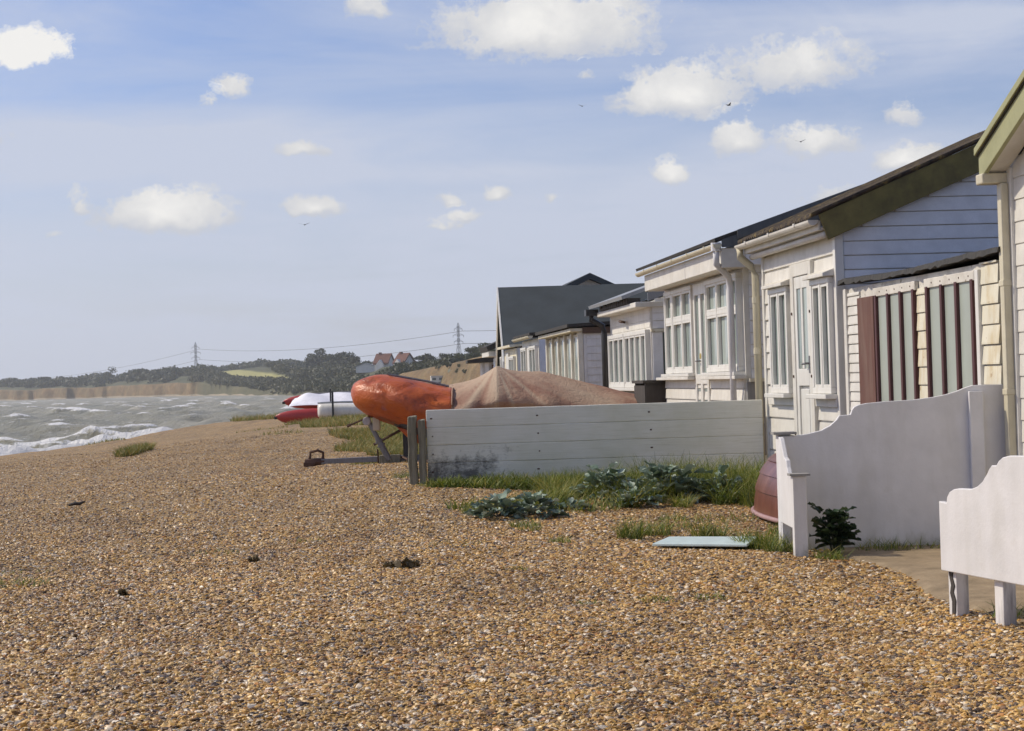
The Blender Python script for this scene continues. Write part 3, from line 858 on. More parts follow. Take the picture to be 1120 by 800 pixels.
def gutter(root, x, y0, y1, z, mat, r=.055):
    m = MB(); bm = m.bm; n = 8
    rows = []
    for y in (y0, y1):
        o = [bm.verts.new((x + r*math.cos(PI + PI*k/n), y, z + r*math.sin(PI + PI*k/n))) for k in range(n+1)]
        i = [bm.verts.new((x + (r-.008)*math.cos(PI + PI*k/n), y, z + (r-.008)*math.sin(PI + PI*k/n))) for k in range(n+1)]
        rows.append((o, i))
    for k in range(n):
        bm.faces.new((rows[0][0][k], rows[0][0][k+1], rows[1][0][k+1], rows[1][0][k]))
        bm.faces.new((rows[0][1][k], rows[0][1][k+1], rows[1][1][k+1], rows[1][1][k]))
    for e in (0, n): bm.faces.new((rows[0][0][e], rows[0][1][e], rows[1][1][e], rows[1][0][e]))
    for o, i in rows: bm.faces.new(o)
    y = y0 + .5
    while y < y1:
        m.box(x-r-.006, x-r+.004, y-.02, y+.02, z-.02, z+.012); y += 1.0
    return m.build('gutter', M[mat], root)

def gable_body(root, L, depth, zE, slope, mat, z0=-.3):
    mid = depth/2
    return MB().prism([(0, z0), (depth, z0), (depth, zE), (mid, zE + slope*mid), (0, zE)], 'y', 0, L)

def barge(root, x0, z0, x1, slope, h, y, mat, th=.025, name='bargeboard'):
    return MB().prism([(x0, z0), (x1, z0 + slope*(x1-x0)), (x1, z0 + slope*(x1-x0) + h), (x0 - .08*0, z0 + h)], 'y', y-th, y).build(name, M[mat], root, .004)

# ---- hut with the mossy brown roof (nearest whole hut)
def hut_brown():
    s0 = 15.75; L = 2.78
    root = empty('beach_hut', row(4.4, s0), ROW)
    tag(root, 'white boarded beach hut with mossy brown roof and narrow glazed door', 'beach hut', 'beach huts along the shingle')
    D, zE, sl = 4.6, 2.44, .41
    m = gable_body(root, L, D, zE, sl, 'white')
    boards(m, 'front', .05, L-.02, .23, 2.42, .165, 0, proud=.024, gap=.02)
    m.build('wall', M['white'], root)
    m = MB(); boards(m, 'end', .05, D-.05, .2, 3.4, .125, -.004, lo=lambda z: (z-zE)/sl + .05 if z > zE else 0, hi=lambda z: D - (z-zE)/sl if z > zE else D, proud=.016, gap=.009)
    m.build('gable_cladding', M['white_shade'], root)
    # corner trim and the row of board ends down the far corner
    MB().box(-.035, .045, -.032, .05, -.1, 2.42).build('corner_board', M['upvc'], root, .006)
    MB().box(-.035, .03, L-.06, L+.02, -.1, 2.42).build('corner_board', M['upvc'], root, .006)
    # roof
    m = MB(); roof_slope(m, -.255, 2.545, D/2, 2.545+sl*(D/2+.255), -.14, L+.16, .02, .012)
    roof_slope(m, D+.255, 2.545, D/2, 2.545+sl*(D/2+.255), -.14, L+.16, .02)
    m.build('roof', M['roof_moss'], root)
    MB().prism([(-.11, 2.34), (D/2, 2.34+sl*(D/2+.11)), (D/2, 2.562+sl*(D/2+.19)), (-.19, 2.562)], 'y', -.115, -.085).build('bargeboard', M['moss_board'], root, .004)
    MB().prism([(D/2, 2.34+sl*(D/2+.11)), (D+.11, 2.34), (D+.19, 2.562), (D/2, 2.562+sl*(D/2+.19))], 'y', -.115, -.085).build('bargeboard', M['moss_board'], root)
    # soffit, fascia and gutter
    MB().box(-.158, -.02, -.05, L+.12, 2.43, 2.455).build('soffit', M['white'], root)
    MB().box(-.182, -.16, -.05, L+.12, 2.43, 2.515).build('fascia', M['white'], root, .004)
    gutter(root, -.228, -.06, L+.16, 2.52, 'white', .048)
    MB().tube([(-.115, -.05, 2.392), (-.115, L+.06, 2.392)], .030, 8).build('overflow_pipe', M['white'], root, smooth=True)
    # downpipe at the far end
    MB().tube([(-.228, L+.11, 2.49), (-.228, L+.11, 2.40), (-.12, L+.09, 2.30), (-.08, L+.085, 2.2), (-.08, L+.085, -.1)], .040, 10).build('downpipe', M['cream_pipe'], root, smooth=True)
    m = MB()
    for z in (1.42, .7, 1.95): MB().tube([(-.08, L+.085, z-.03), (-.08, L+.085, z+.03)], .045, 10).build('pipe_clip', M['cream_pipe'], root)
    # door
    y0, y1 = .86, 1.42
    m = MB(); m.box(-.055, .01, y0-.10, y0, -.1, 2.22); m.box(-.055, .01, y1, y1+.12, -.1, 2.22); m.box(-.056, .01, y0, y1, 2.10, 2.22)
    m.build('door_frame', M['white'], root, .006)
    m = MB(); m.box(-.046, .0, y0+.003, y0+.09, -.1, 2.095); m.box(-.046, .0, y1-.09, y1-.003, -.1, 2.095)
    m.box(-.047, .0, y0+.09, y1-.09, 1.06, 1.22); m.box(-.047, .0, y0+.09, y1-.09, 1.98, 2.095); m.box(-.048, 0, (y0+y1)/2-.035, (y0+y1)/2+.035, 1.22, 1.98)
    m.box(-.040, .0, y0+.13, y1-.13, -.1, 1.03)
    d = m.build('door', M['upvc'], root, .005)
    MB().box(-.036, -.030, y0+.08, y1-.08, 1.21, 1.99).build('pane', M['glass'], d)
    h = MB(); h.tube([(-.036, y0+.05, 1.27), (-.085, y0+.05, 1.27), (-.09, y0+.16, 1.265)], .010, 8); h.box(-.052, -.045, y0+.03, y0+.07, 1.18, 1.34)
    h.build('handle', M['galv'], d)
    window(root, 1.60, 2.34, .99, 2.03, 2, x=-.014, head=True)
    window(root, .06, .70, .99, 2.03, 2, x=-.014, head=True)
    MB().box(-.05, 0, 1.545, 2.60, .87, .945).build('sill_board', M['white'], root, .004)
    MB().box(-.05, 0, .03, .74, .87, .945).build('sill_board', M['white'], root, .004)
    # screw caps on the frames
    m = MB()
    for y in (y0-.05, y1+.06):
        for z in (.6, 1.15, 1.75): MB().tube([(-.056, y, z), (-.064, y, z)], .014, 8).build('screw_cap', M['iron'], root)
hut_brown()

# ---- lean-to shed between the nearest huts
def shed():
    s0 = 11.86; L = 3.72
    root = empty('shed', row(4.42, s0), ROW)
    tag(root, 'patched lean-to shed with red brown window bars between two huts', 'shed')
    m = MB().prism([(.0, -.3), (2.6, -.3), (2.6, 2.2), (0, 1.9)], 'y', .0, L)
    m.build('wall', M['flaked'], root)
    m = MB(); boards(m, 'front', .0, .33, .1, 1.90, .137, -.002, proud=.022, jit=.004)
    m.build('weatherboards', M['old_cream'], root)
    m = MB(); boards(m, 'front', 1.50, 1.74, .1, 1.80, .137, -.002, proud=.022, jit=.006)
    m.build('weatherboards', M['old_cream'], root)
    m = MB(); boards(m, 'front', 3.30, L-.05, .1, 1.86, .082, -.002, proud=.016, jit=.003)
    m.build('weatherboards', M['white'], root)
    MB().box(-.03, .02, L-.06, L+.02, -.1, 1.9).build('corner_board', M['white'], root, .004)
    MB().box(-.04, .0, .335, .40, -.1, 1.86).build('corner_board', M['upvc'], root, .005)
    # roof edge: curling felt over the top
    m = MB(); n = 46; bm = m.bm; rows = []
    rr = random.Random(2)
    for i in range(n+1):
        y = -.12 + (L+.16)*i/n; j = rr.uniform(-.007, .007) + (.014*rr.random() if rr.random() < .18 else 0)
        zt = 1.955 + .012*math.sin(y*1.9+1) + j*.8
        rows.append([bm.verts.new(q) for q in ((-.07+j, y, zt-.028+j), (2.7, y, 2.20), (2.7, y, 2.26), (-.06+j, y, zt+.014))])
    for a, b in zip(rows, rows[1:]):
        for k in range(4): bm.faces.new((a[k], a[(k+1) % 4], b[(k+1) % 4], b[k]))
    bm.faces.new(rows[0]); bm.faces.new(rows[-1][::-1])
    m.build('roof', M['roof_felt'], root)
    def boarded(y0, y1, bars):
        m = MB(); m.box(-.018, -.004, y0, y1, .2, 1.80)
        w = m.build('window', M['panel'], root)
        m = MB()
        for b in bars: m.box(-.042, -.012, b-.024, b+.024, .15, 1.80)
        m.build('glazing_bar', M['dark_red'], w, .003)
        st = MB().box(-.035, -.003, y0-.03, y1+.03, 1.79, 1.86).build('head_strip', M['flaked'], w, .004)
        m = MB()
        k = y0 + .08
        while k < y1:
            MB().tube([(-.034, k, 1.825), (-.038, k, 1.825)], .007, 6).build('nail', M['iron'], st); k += .2
    boarded(.45, 1.48, [.47, .80, 1.12, 1.45])
    boarded(1.76, 2.80, [1.78, 2.10, 2.43, 2.76])
    MB().box(-.045, -.002, 2.80, 3.26, .1, 1.80).build('boarding', M['red_brown'], root, .004)
shed()

# ---- hut at the right edge with the olive bargeboard
def hut_edge():
    s1 = 11.72; W = 4.3
    root = empty('beach_hut', row(4.465, s1 - W), ROW)
    tag(root, 'white boarded hut with olive green bargeboard and gable towards the sea', 'beach hut', 'beach huts along the shingle')
    zE, sl = 2.5, .40; D = 6
    mid = W/2
    m = MB().prism([(0, -.3), (W, -.3), (W, zE), (mid, zE + sl*mid), (0, zE)], 'x', 0, D)
    z = .1
    boards(m, 'front', .02, W-.02, .1, 3.3, .145, 0, lo=lambda z: (z-zE)/sl if z > zE else 0, hi=lambda z: W - (z-zE)/sl if z > zE else W, proud=.011, gap=.008)
    m.build('wall', M['white'], root)
    MB().box(-.03, .04, W-.05, W+.025, -.1, 2.5).build('corner_board', M['upvc'], root, .005)
    # roof slopes run inland from the gable
    m = MB()
    for s in (1, -1):
        e = mid + s*(mid + .10); ze = zE + .13 - sl*.10
        m.prism([(e, ze), (mid, zE + .13 + sl*mid), (mid, zE + .19 + sl*mid), (e, ze+.05)], 'x', -.20, D)
    m.build('roof', M['roof_felt'], root)
    m = MB()
    for s in (1, -1):
        e = mid + s*(mid + .10); ze = zE - .03 - sl*.10
        m.prism([(e, ze), (mid, ze + sl*(mid+.10)), (mid, ze + sl*(mid+.10) + .20), (e, ze + .20)], 'x', -.185, -.155)
        bb = m.build('bargeboard', M['olive'], root, .004); m = MB()
        m.prism([(e, ze+.02), (mid, ze + .02 + sl*(mid+.10)), (mid, ze + .035 + sl*(mid+.10)), (e, ze + .035)], 'x', -.153, -.022)
        m.build('soffit', M['white'], root); m = MB()
        m.prism([(e+s*.012, ze+.165), (mid, ze + .165 + sl*(mid+.112)), (mid, ze + .215 + sl*(mid+.112)), (e+s*.012, ze+.215)], 'x', -.212, -.187)
        m.build('verge_trim', M['olive'], root, .004); m = MB()
    # eave gutter stub and cream downpipe
    MB().box(-.20, .0, W-.0, W+.13, 2.40, 2.47).build('gutter', M['cream_pipe'], root, .01)
    MB().box(-.085, -.03, W-.02, W+.055, -.1, 2.40).build('downpipe', M['cream_pipe'], root, .008)
    m = MB()
    for z in (1.0, 1.72): MB().box(-.090, -.024, W-.025, W+.06, z, z+.04).build('pipe_clip', M['cream_pipe'], root, .004)
    # seaward door and window, outside the picture to the right
    window(root, .4, 1.7, .95, 2.0, 2, x=-.02)
    d = MB().box(-.05, 0, 2.2, 3.0, 0, 2.0).build('door', M['upvc'], root, .006)
    MB().tube([(-.05, 2.3, 1.0), (-.09, 2.3, 1.0), (-.09, 2.4, 1.0)], .01, 6).build('handle', M['galv'], d)
hut_edge()

# ---- hut with the deep boxed fascia
def hut_fascia():
    s0 = 19.55; L = 4.85
    root = empty('beach_hut', row(4.4, s0), ROW)
    tag(root, 'white beach hut with deep boxed fascia over a wide bay of small paned windows', 'beach hut', 'beach huts along the shingle')
    D, zE, sl = 4.6, 2.62, .33
    m = gable_body(root, L, D, zE, sl, 'white')
    boards(m, 'front', .02, L-.02, .6, 1.16, .14, 0, proud=.03)
    m.build('wall', M['white'], root)
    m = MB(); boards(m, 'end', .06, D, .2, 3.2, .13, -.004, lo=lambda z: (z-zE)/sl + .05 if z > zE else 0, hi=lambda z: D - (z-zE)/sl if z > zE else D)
    m.build('end_cladding', M['white_shade'], root)
    # boxed fascia
    MB().box(-.27, -.002, -.2, L-.05, 2.335, 2.55).build('fascia', M['white'], root, .006)
    m = MB(); m.box(-.274, -.268, 1.9, 1.915, 2.335, 2.55); m.build('joint_strip', M['grey_clad'], root)
    MB().box(-.005, .32, -.2, -.03, 2.36, 2.56).build('fascia_return', M['white_shade'], root, .006)
    m = MB(); roof_slope(m, -.34, 2.62, D/2, 2.62+sl*(D/2+.34), -.22, L+.16, .035)
    roof_slope(m, D+.3, 2.60, D/2, 2.60+sl*(D/2+.3), -.22, L+.1, .035)
    m.build('roof', M['roof_felt'], root)
    barge(root, -.1, 2.60+sl*.30-.06, D/2, sl, .10, -.225, 'grey_board', .02)
    MB().prism([(-.27, 2.556), (.36, 2.562), (D/2, zE + sl*D/2 - .10), (D/2, 2.615 + sl*(D/2+.34)), (-.27, 2.638)], 'y', -.222, -.205).build('verge_panel', M['grey_board'], root)
    gutter(root, -.322, -.24, L+.12, 2.59, 'cream_pipe', .048)
    MB().tube([(-.322, -.16, 2.57), (-.322, -.16, 2.38), (-.14, .08, 2.25), (-.12, .12, 2.14), (-.12, .12, -.1)], .036, 10).build('downpipe', M['white_pipe'], root, smooth=True)
    m = MB(); m.tube([(-.322, -.16, 2.52), (-.322, -.16, 2.61)], .056, 10); m.build('pipe_hopper', M['white_pipe'], root)
    # bay of windows and the narrow double door
    window(root, 3.98, 4.52, 1.22, 2.30, 1, x=-.002, transom=1.90)
    window(root, 2.66, 3.97, 1.22, 2.30, 2, x=-.002, transom=1.90)
    window(root, .52, 1.80, 1.22, 2.30, 2, x=-.002, transom=1.90)
    window(root, .06, .50, 1.22, 2.30, 1, x=-.002, transom=1.90)
    MB().box(-.14, -.002, -.05, 1.82, 1.135, 1.172).build('sill_board', M['white'], root, .006)
    MB().box(-.14, -.002, 2.64, L+.05, 1.135, 1.172).build('sill_board', M['white'], root, .006)
    y0, y1 = 1.82, 2.64
    m = MB(); m.box(-.045, 0, y0, y0+.09, -.1, 2.3); m.box(-.045, 0, y1-.09, y1, -.1, 2.3); m.box(-.046, 0, y0+.09, y1-.09, 2.16, 2.3); m.box(-.047, 0, y0+.09, y1-.09, 1.08, 1.2)
    c = (y0+y1)/2; m.box(-.048, 0, c-.06, c+.06, -.1, 2.16)
    d = m.build('door', M['upvc'], root, .006)
    m = MB(); m.box(-.02, -.01, y0+.08, y1-.08, 1.2, 2.17); m.box(-.02, -.01, y0+.08, y1-.08, -.1, 1.08); m.build('pane', M['glass'], d)
    h = MB(); h.tube([(-.048, c, 1.36), (-.09, c, 1.36), (-.09, c+.1, 1.36)], .011, 6); h.build('handle', M['galv'], d)
    h = MB(); h.tube([(-.049, c, 1.42), (-.056, c, 1.42)], .035, 10); h.build('lock', painted('brass', (.5,.36,.06), .4), d)
    # window in the shaded end
    m = MB(); m.box(.34, .40, -.05, -.02, 1.2, 2.28); m.box(.34, 1.3, -.051, -.02, 2.28, 2.34); m.box(1.24, 1.3, -.05, -.02, 1.2, 2.28); m.box(.34, 1.3, -.051, -.02, 1.14, 1.2)
    w = m.build('window', M['upvc'], root, .004)
    MB().box(.40, 1.24, -.034, -.024, 1.2, 2.28).build('pane', M['glass_dark'], w)
    m = MB(); m.box(.02, 1.4, -.09, -.02, 1.10, 1.138); m.build('sill_board', M['old_cream'], root)
    m = MB(); m.box(.0, .22, -.05, -.022, .3, 1.1); m.build('end_panel', M['plinth'], root)
hut_fascia()

# ---- hut with the black downpipe
def hut_blackpipe():
    s0 = 25.55; L = 3.85
    root = empty('beach_hut', row(4.4, s0), ROW)
    tag(root, 'white beach hut with black downpipe and a blank panel over five tall windows', 'beach hut', 'beach huts along the shingle')
    D, zE, sl = 4.6, 2.24, .34
    gable_body(root, L, D, zE, sl, 'white').build('wall', M['white'], root)
    m = MB(); boards(m, 'front', .02, L-.25, 1.88, 2.20, .105, 0, proud=.008); m.build('front_panel', M['white'], root)
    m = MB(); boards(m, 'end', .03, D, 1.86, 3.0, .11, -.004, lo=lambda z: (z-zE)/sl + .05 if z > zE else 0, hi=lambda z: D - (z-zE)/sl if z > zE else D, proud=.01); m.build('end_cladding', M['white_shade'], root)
    MB().box(.0, .30, -.05, -.002, 1.82, 1.86).build('end_trim', M['old_cream'], root)
    MB().box(.02, .16, -.03, -.002, .95, 1.81).build('corner_board', M['white_shade'], root)
    m = MB().box(.17, 1.1, -.028, -.003, .95, 1.81); m.build('window', M['glass_dark'], root)
    MB().box(-.22, .32, -.07, L, 2.17, 2.245).build('fascia', M['white'], root, .01)
    m = MB(); roof_slope(m, -.32, 2.31, D/2, 2.31+sl*(D/2+.32), .45, L+.1, .05); roof_slope(m, D+.3, 2.31, D/2, 2.31+sl*(D/2+.3), -.1, L+.1, .05)
    roof_slope(m, .1, 2.31+sl*.42, D/2, 2.31+sl*(D/2+.32), -.12, .45, .05)
    m.build('roof', M['lead'], root)
    MB().prism([(-.05, 2.25), (D/2, 2.25+sl*D/2), (D/2, 2.37+sl*D/2), (-.05, 2.37)], 'y', -.14, -.12).build('bargeboard', M['lead'], root)
    m = MB()
    rr = random.Random(3)
    for k in range(14):
        y = .5 + k*.2; m.box(-.25, -.05, y, y+.1+rr.uniform(0, .08), 2.25, 2.25+rr.uniform(.05, .10))
    m.build('rotten_edge', M['dark_timber'], root)
    window(root, .06, 2.05, 1.03, 1.86, 4, x=-.005, fr=.06)
    window(root, 2.10, 3.70, 1.03, 1.86, 3, x=-.005, fr=.06)
    MB().box(-.03, 0, .0, L, -.1, .98).build('plinth', M['plinth'], root)
    MB().tube([(-.30, L+.03, 2.27), (-.30, L+.03, 2.14), (-.12, L+.03, 2.03), (-.10, L+.03, 1.9), (-.10, L+.03, -.1)], .05, 8).build('downpipe', M['black_pipe'], root, smooth=True)
    MB().box(-.40, -.2, L-.08, L+.14, 2.20, 2.30).build('pipe_hopper', M['black_pipe'], root)
    m = MB(); m.tube([(-.012, 2.2, 2.03), (-.10, 2.2, 2.05), (-.1, 1.95, 2.03)], .02, 6); m.build('lamp_bracket', M['iron'], root)
hut_blackpipe()
m = MB(); m.box(-.30, .12, -.05, .05, -.2, 1.10); m.box(-.30, .12, .75, .85, -.2, 1.10)
for k in range(4): m.box(-.30 - .012, -.30, -.05, .85, .05 + k*.26, .29 + k*.26); m.box(-.30, .12, -.062, -.05, .05 + k*.26, .29 + k*.26)
m.box(-.34, .16, -.08, .88, 1.10, 1.14)
o = m.build('timber_bin', M['dark_timber']); o.location = row(4.42, 24.52); o.rotation_euler.z = ROW
tag(o, 'dark tarred timber bin standing between two huts behind the fence', 'bin')

# ---- hut with the row of narrow posts
def hut_posts():
    s0 = 32.7; L = 5.2
    root = empty('beach_hut', row(4.4, s0), ROW)
    tag(root, 'weathered beach hut with cream posts between narrow windows under a dark flat roof', 'beach hut', 'beach huts along the shingle')
    D, zE = 4.6, 2.06
    m = MB().prism([(0, -.3), (D, -.3), (D, 2.1), (0, zE)], 'y', 0, L); boards(m, 'end', .06, D, .2, 2.0, .13, -.002, proud=.014)
    m.build('wall', M['grey_clad'], root)
    for k in range(6): MB().box(-.10, -.005, k*(L-.1)/5, k*(L-.1)/5+.14, -.1, 2.03).build('post', M['post_white'], root, .006)
    for k in range(5):
        w = MB().box(-.05, -.004, k*(L-.1)/5+.15, (k+1)*(L-.1)/5-.01, .9, 2.0).build('window', M['post_white'], root)
        MB().box(-.056, -.051, k*(L-.1)/5+.24, (k+1)*(L-.1)/5-.12, .95, 1.94).build('pane', M['glass'], w)
    MB().box(-.24, -.02, -.05, L+.1, 2.035, 2.10).build('fascia', M['old_cream'], root, .01)
    MB().box(-.02, D, -.06, -.018, 2.0, 2.11).build('end_fascia', M['brown_fascia'], root)
    m = MB(); roof_slope(m, -.30, 2.115, D, 2.32, -.10, L+.1, .06); m.build('roof', M['roof_felt'], root)
hut_posts()

def hut_blue():
    s0 = 40.0; L = 3.6
    root = empty('beach_hut', row(4.4, s0), ROW)
    tag(root, 'pale blue sided beach hut beyond the one with cream posts', 'beach hut', 'beach huts along the shingle')
    D, zE = 4.4, 2.12
    m = MB().prism([(0, -.3), (D, -.3), (D, 2.14), (0, zE)], 'y', 0, L); boards(m, 'end', .04, D, .2, 2.1, .12, -.002, proud=.008); m.build('wall', M['blue_paint'], root)
    MB().box(-.02, -.001, .0, L, -.1, 2.1).build('front_panel', M['white'], root)
    gutter(root, -.2, -.05, L+.1, 2.16, 'cream_pipe', .06)
    m = MB(); roof_slope(m, -.22, 2.18, D, 2.36, -.05, L+.1, .05); m.build('roof', M['roof_felt'], root)
    window(root, .15, 1.5, .95, 1.95, 2, x=-.022); window(root, 2.2, 3.4, .95, 1.95, 2, x=-.022)
    MB().box(-.06, -.022, 1.6, 2.15, -.1, 1.98).build('door', M['upvc'], root, .006)
hut_blue()

def hut_small():
    s0 = 45.2; L = 3.4
    root = empty('beach_hut', row(4.42, s0), ROW)
    tag(root, 'small grey sided hut tucked before the white gable of the slate roofed house', 'beach hut', 'beach huts along the shingle')
    D = 3.6
    m = MB().prism([(0, -.3), (D, -.3), (D, 2.0), (0, 2.0)], 'y', 0, L); boards(m, 'end', .04, D, .2, 1.96, .14, -.002, proud=.012); m.build('wall', M['grey_clad'], root)
    MB().box(-.02, -.001, .0, L, -.1, 1.98).build('front_panel', M['old_cream'], root)
    m = MB(); roof_slope(m, -.2, 2.02, D, 2.2, -.06, L+.1, .06); m.build('roof', M['old_cream'], root)
    window(root, .3, 1.6, .95, 1.8, 2, x=-.022); MB().box(-.06, -.022, 1.9, 2.6, -.1, 1.9).build('door', M['upvc'], root, .006)
hut_small()

# ---- house with the big slate roof, its gable to the sea
def slate_house():
    s0 = 50.2; W = 5.4
    root = empty('slate_roofed_house', (-.10, 50.5, 0), R(2.4))
    tag(root, 'white house with a large dark slate roof, gable facing the sea', 'house')
    mid = W/2; zE, zR = 1.9, 3.84; D = 10
    MB().prism([(0, -.3), (W, -.3), (W, zE), (mid, zR-.08), (0, zE)], 'x', 0, D).build('wall', M['house_white'], root)
    m = MB()
    sl = (zR-zE)/mid
    for s in (-1, 1):
        e = mid + s*(mid+.35); ze = zE - sl*.35
        m.prism([(e, ze), (mid, zR), (mid, zR+.07), (e, ze+.06)], 'x', -.12, D)
    m.build('roof', M['roof_dark'], root)
    for s in (-1, 1):
        e = mid + s*(mid+.36); ze = zE - sl*.36
        MB().prism([(e, ze-.20), (mid, zR-.22), (mid, zR+.085), (e, ze+.075)], 'x', -.16, -.122).build('bargeboard', M['upvc'], root)
    window(root, 1.2, 2.4, .9, 1.9, 2, x=-.01); window(root, 3.2, 4.4, .9, 1.9, 2, x=-.01)
    MB().box(-.05, -.005, 2.5, 3.1, -.2, 1.9).build('door', M['blue_paint'], root)
slate_house()
def peak_house():
    root = empty('gabled_house', row(6.2, 60), ROW)
    tag(root, 'house behind the slate roof with a white gable and dark verge', 'house')
    W, zE, zR, D = 4.2, 3.55, 4.55, 6
    MB().prism([(0, -.3), (W, -.3), (W, zE), (W/2, zR-.1), (0, zE)], 'y', 0, D).build('wall', M['white_shade'], root)
    m = MB(); sl = (zR-zE)/(W/2)
    for s in (-1, 1):
        e = W/2 + s*(W/2+.3); m.prism([(e, zE-sl*.3), (W/2, zR), (W/2, zR+.1), (e, zE-sl*.3+.1)], 'y', -.4, D+.2)
    m.build('roof', M['roof_dark'], root)
    m = MB()
    for s in (-1, 1):
        e = W/2 + s*(W/2+.32); m.prism([(e, zE-sl*.32-.1), (W/2, zR-.1), (W/2, zR+.08), (e, zE-sl*.32+.08)], 'y', -.43, -.405)
    m.build('verge_board', M['roof_dark'], root)
peak_house()
def hut_last():
    s0 = 54.8; L = 2.5
    root = empty('beach_hut', row(4.95, s0 + 1.1), ROW)
    tag(root, 'farthest white hut of the row with a dark sloping roof edge', 'beach hut', 'beach huts along the shingle')
    D, zE, sl = 4.4, 2.08, .40
    gable_body(root, L, D, zE, sl, 'white').build('wall', M['white'], root)
    m = MB(); roof_slope(m, -.40, 2.10, D/2, 2.10+sl*(D/2+.40), -.2, L+.2, .16); roof_slope(m, D+.3, 2.10, D/2, 2.10+sl*(D/2+.3), -.2, L+.2, .16); m.build('roof', M['roof_felt'], root)
    MB().box(-.38, 0, -.1, L+.1, 1.95, 2.10).build('fascia', M['white'], root)
    window(root, .2, 1.4, .95, 1.9, 2, x=-.005)
    MB().box(-.05, -.005, 1.6, 2.2, -.1, 1.9).build('door', M['blue_paint'], root)
hut_last()
def shelter():
    root = empty('shelter', Vector((-1.05, 74, 0)), ROW*.5)
    tag(root, 'low brown shelter with flat dark roof at the end of the row', 'shelter')
    MB().prism([(-.15, -.5), (3.4, -.5), (3.4, 1.95), (-.15, 1.95)], 'y', .3, 3).build('wall', M['grey_clad'], root)
    m = MB().box(.25, 3.2, .2, .29, 1.0, 1.85); m.build('shutter', M['red_brown'], root)
    MB().box(-.05, .12, .1, .27, -.5, 1.95).build('post', M['upvc'], root)
    MB().prism([(-.75, 1.95), (3.6, 2.02), (3.6, 2.32), (2.0, 2.45), (-.75, 2.06)], 'y', -.1, 3.2).build('roof', M['roof_felt'], root)
shelter()

# ------------------------------------------------------------------ fence by the boat
fx0, fx1, fy = -.9, 2.56, 18.8
root = empty('timber_fence', (fx0, fy, .0)); tag(root, 'low fence of five weathered white planks in front of the covered boat', 'fence')
rr = random.Random(8)
for k in range(6):
    zt = .92 - k*.183; zb = zt - .1825
    m = MB(); n = 14; bm = m.bm; rows = []
    for i in range(n+1):
        x = (fx1-fx0)*i/n; j = rr.uniform(-.003, .003); w = 0
        rows.append([bm.verts.new(q) for q in ((x, j, zb+w), (x, .03, zb+w), (x, .03, zt+w), (x, j, zt+w))])
    for a, b in zip(rows, rows[1:]):
        for q in range(4): bm.faces.new((a[q], a[(q+1) % 4], b[(q+1) % 4], b[q]))
    bm.faces.new(rows[0]); bm.faces.new(rows[-1][::-1])
    m.build('plank', M['fence'], root, .008)
for x in (.06, 1.15, 2.3, 3.3):
    MB().box(x-.045, x+.045, .033, .12, -.4, .90).build('post', M['post'], root, .006)
m = MB()
for k in range(4):
    for x in (.06, 1.15, 2.3): MB().tube([(x+rr.uniform(-.02, .02), -.006, .83-k*.183), (x, .004, .83-k*.183)], .008, 6).build('nail', M['iron'], root)
for x, w, h, l in ((-1.045, .09, .86, 'grey weathered timber stump at the seaward end of the fence'), (-.945, .075, .82, 'lower weathered timber stump touching the end of the white planks')):
    m = MB(); bm = m.bm
    rows = []
    for i in range(9):
        z = -.4 + (h + .4)*i/8; j = rr.uniform(-.006, .006)
        rows.append([bm.verts.new(q) for q in ((-w/2+j, -.07+j, z), (w/2+j, -.07, z), (w/2+j, .07, z + (.012 if i == 8 else 0)), (-w/2+j, .07+j, z))])
    for a, b in zip(rows, rows[1:]):
        for q in range(4): bm.faces.new((a[q], a[(q+1) % 4], b[(q+1) % 4], b[q]))
    bm.faces.new(rows[0]); bm.faces.new(rows[-1])
    o = m.build('timber_post', M['post'], None, .012); o.location = (x, 18.78, 0)
    tag(o, l, 'post')

# ------------------------------------------------------------------ white windbreak screens round the patio
def curve_top(pts, n=6):
    out = []
    for a, b in zip(pts, pts[1:]): out.append(a)
    out.append(pts[-1]); return out
root = empty('windbreak_screen', (1.755, 12.2, 0)); root.scale.x = 1.03; tag(root, 'tall grey white screen with stepped curved top joining the olive gabled hut', 'screen')
top = [(0, .77), (.12, .77), (.20, .782), (.28, .80), (.34, .83), (.385, .87), (.40, .895), (.475, .90), (.485, .93), (.50, .95), (.53, .963), (.58, .972), (.70, .98), (.88, .985),
       (1.02, 1.0), (1.10, 1.015), (1.17, 1.035), (1.22, 1.055), (1.27, 1.07), (1.46, 1.07), (1.475, 1.06), (1.48, .60), (1.475, .53), (1.45, .50), (1.40, .485)]
MB().prism([(0, -.25)] + top + [(1.34, .48), (1.34, -.25)], 'y', -.018, .018).build('panel', M['screen'], root, .005)
MB().box(1.235, 1.325, -.062, -.020, -.2, 1.03).build('batten', M['screen'], root, .004)
MB().box(.0, .09, .020, .09, -.3, .78).build('post', M['screen'], root, .004)
MB().box(-.03, .12, -.035, .11, .781, .797).build('post_cap', M['plinth'], root)

yv = 11.62
root = empty('windbreak_screen', (1.755, 12.19, 0)); tag(root, 'short white return screen and post between the patio and the red dinghy', 'screen')
Lr = .56
prof = [(0, .77), (-.10, .76), (-.17, .70), (-.24, .64), (-.33, .625), (-.36, .58), (-.40, .545), (-.47, .53), (-.53, .525)]
MB().prism([(0, .20)] + prof + [(-.53, .20)], 'x', .0, .03).build('panel', M['screen'], root, .005)
MB().box(.0, .085, -.60, -.52, -.3, .535).build('post', M['screen'], root, .004)
MB().box(-.02, .11, -.615, -.50, .536, .550).build('post_cap', M['plinth'], root)
MB().box(.005, .06, -.05, -.003, -.2, .2).build('post', M['screen'], root, .004)

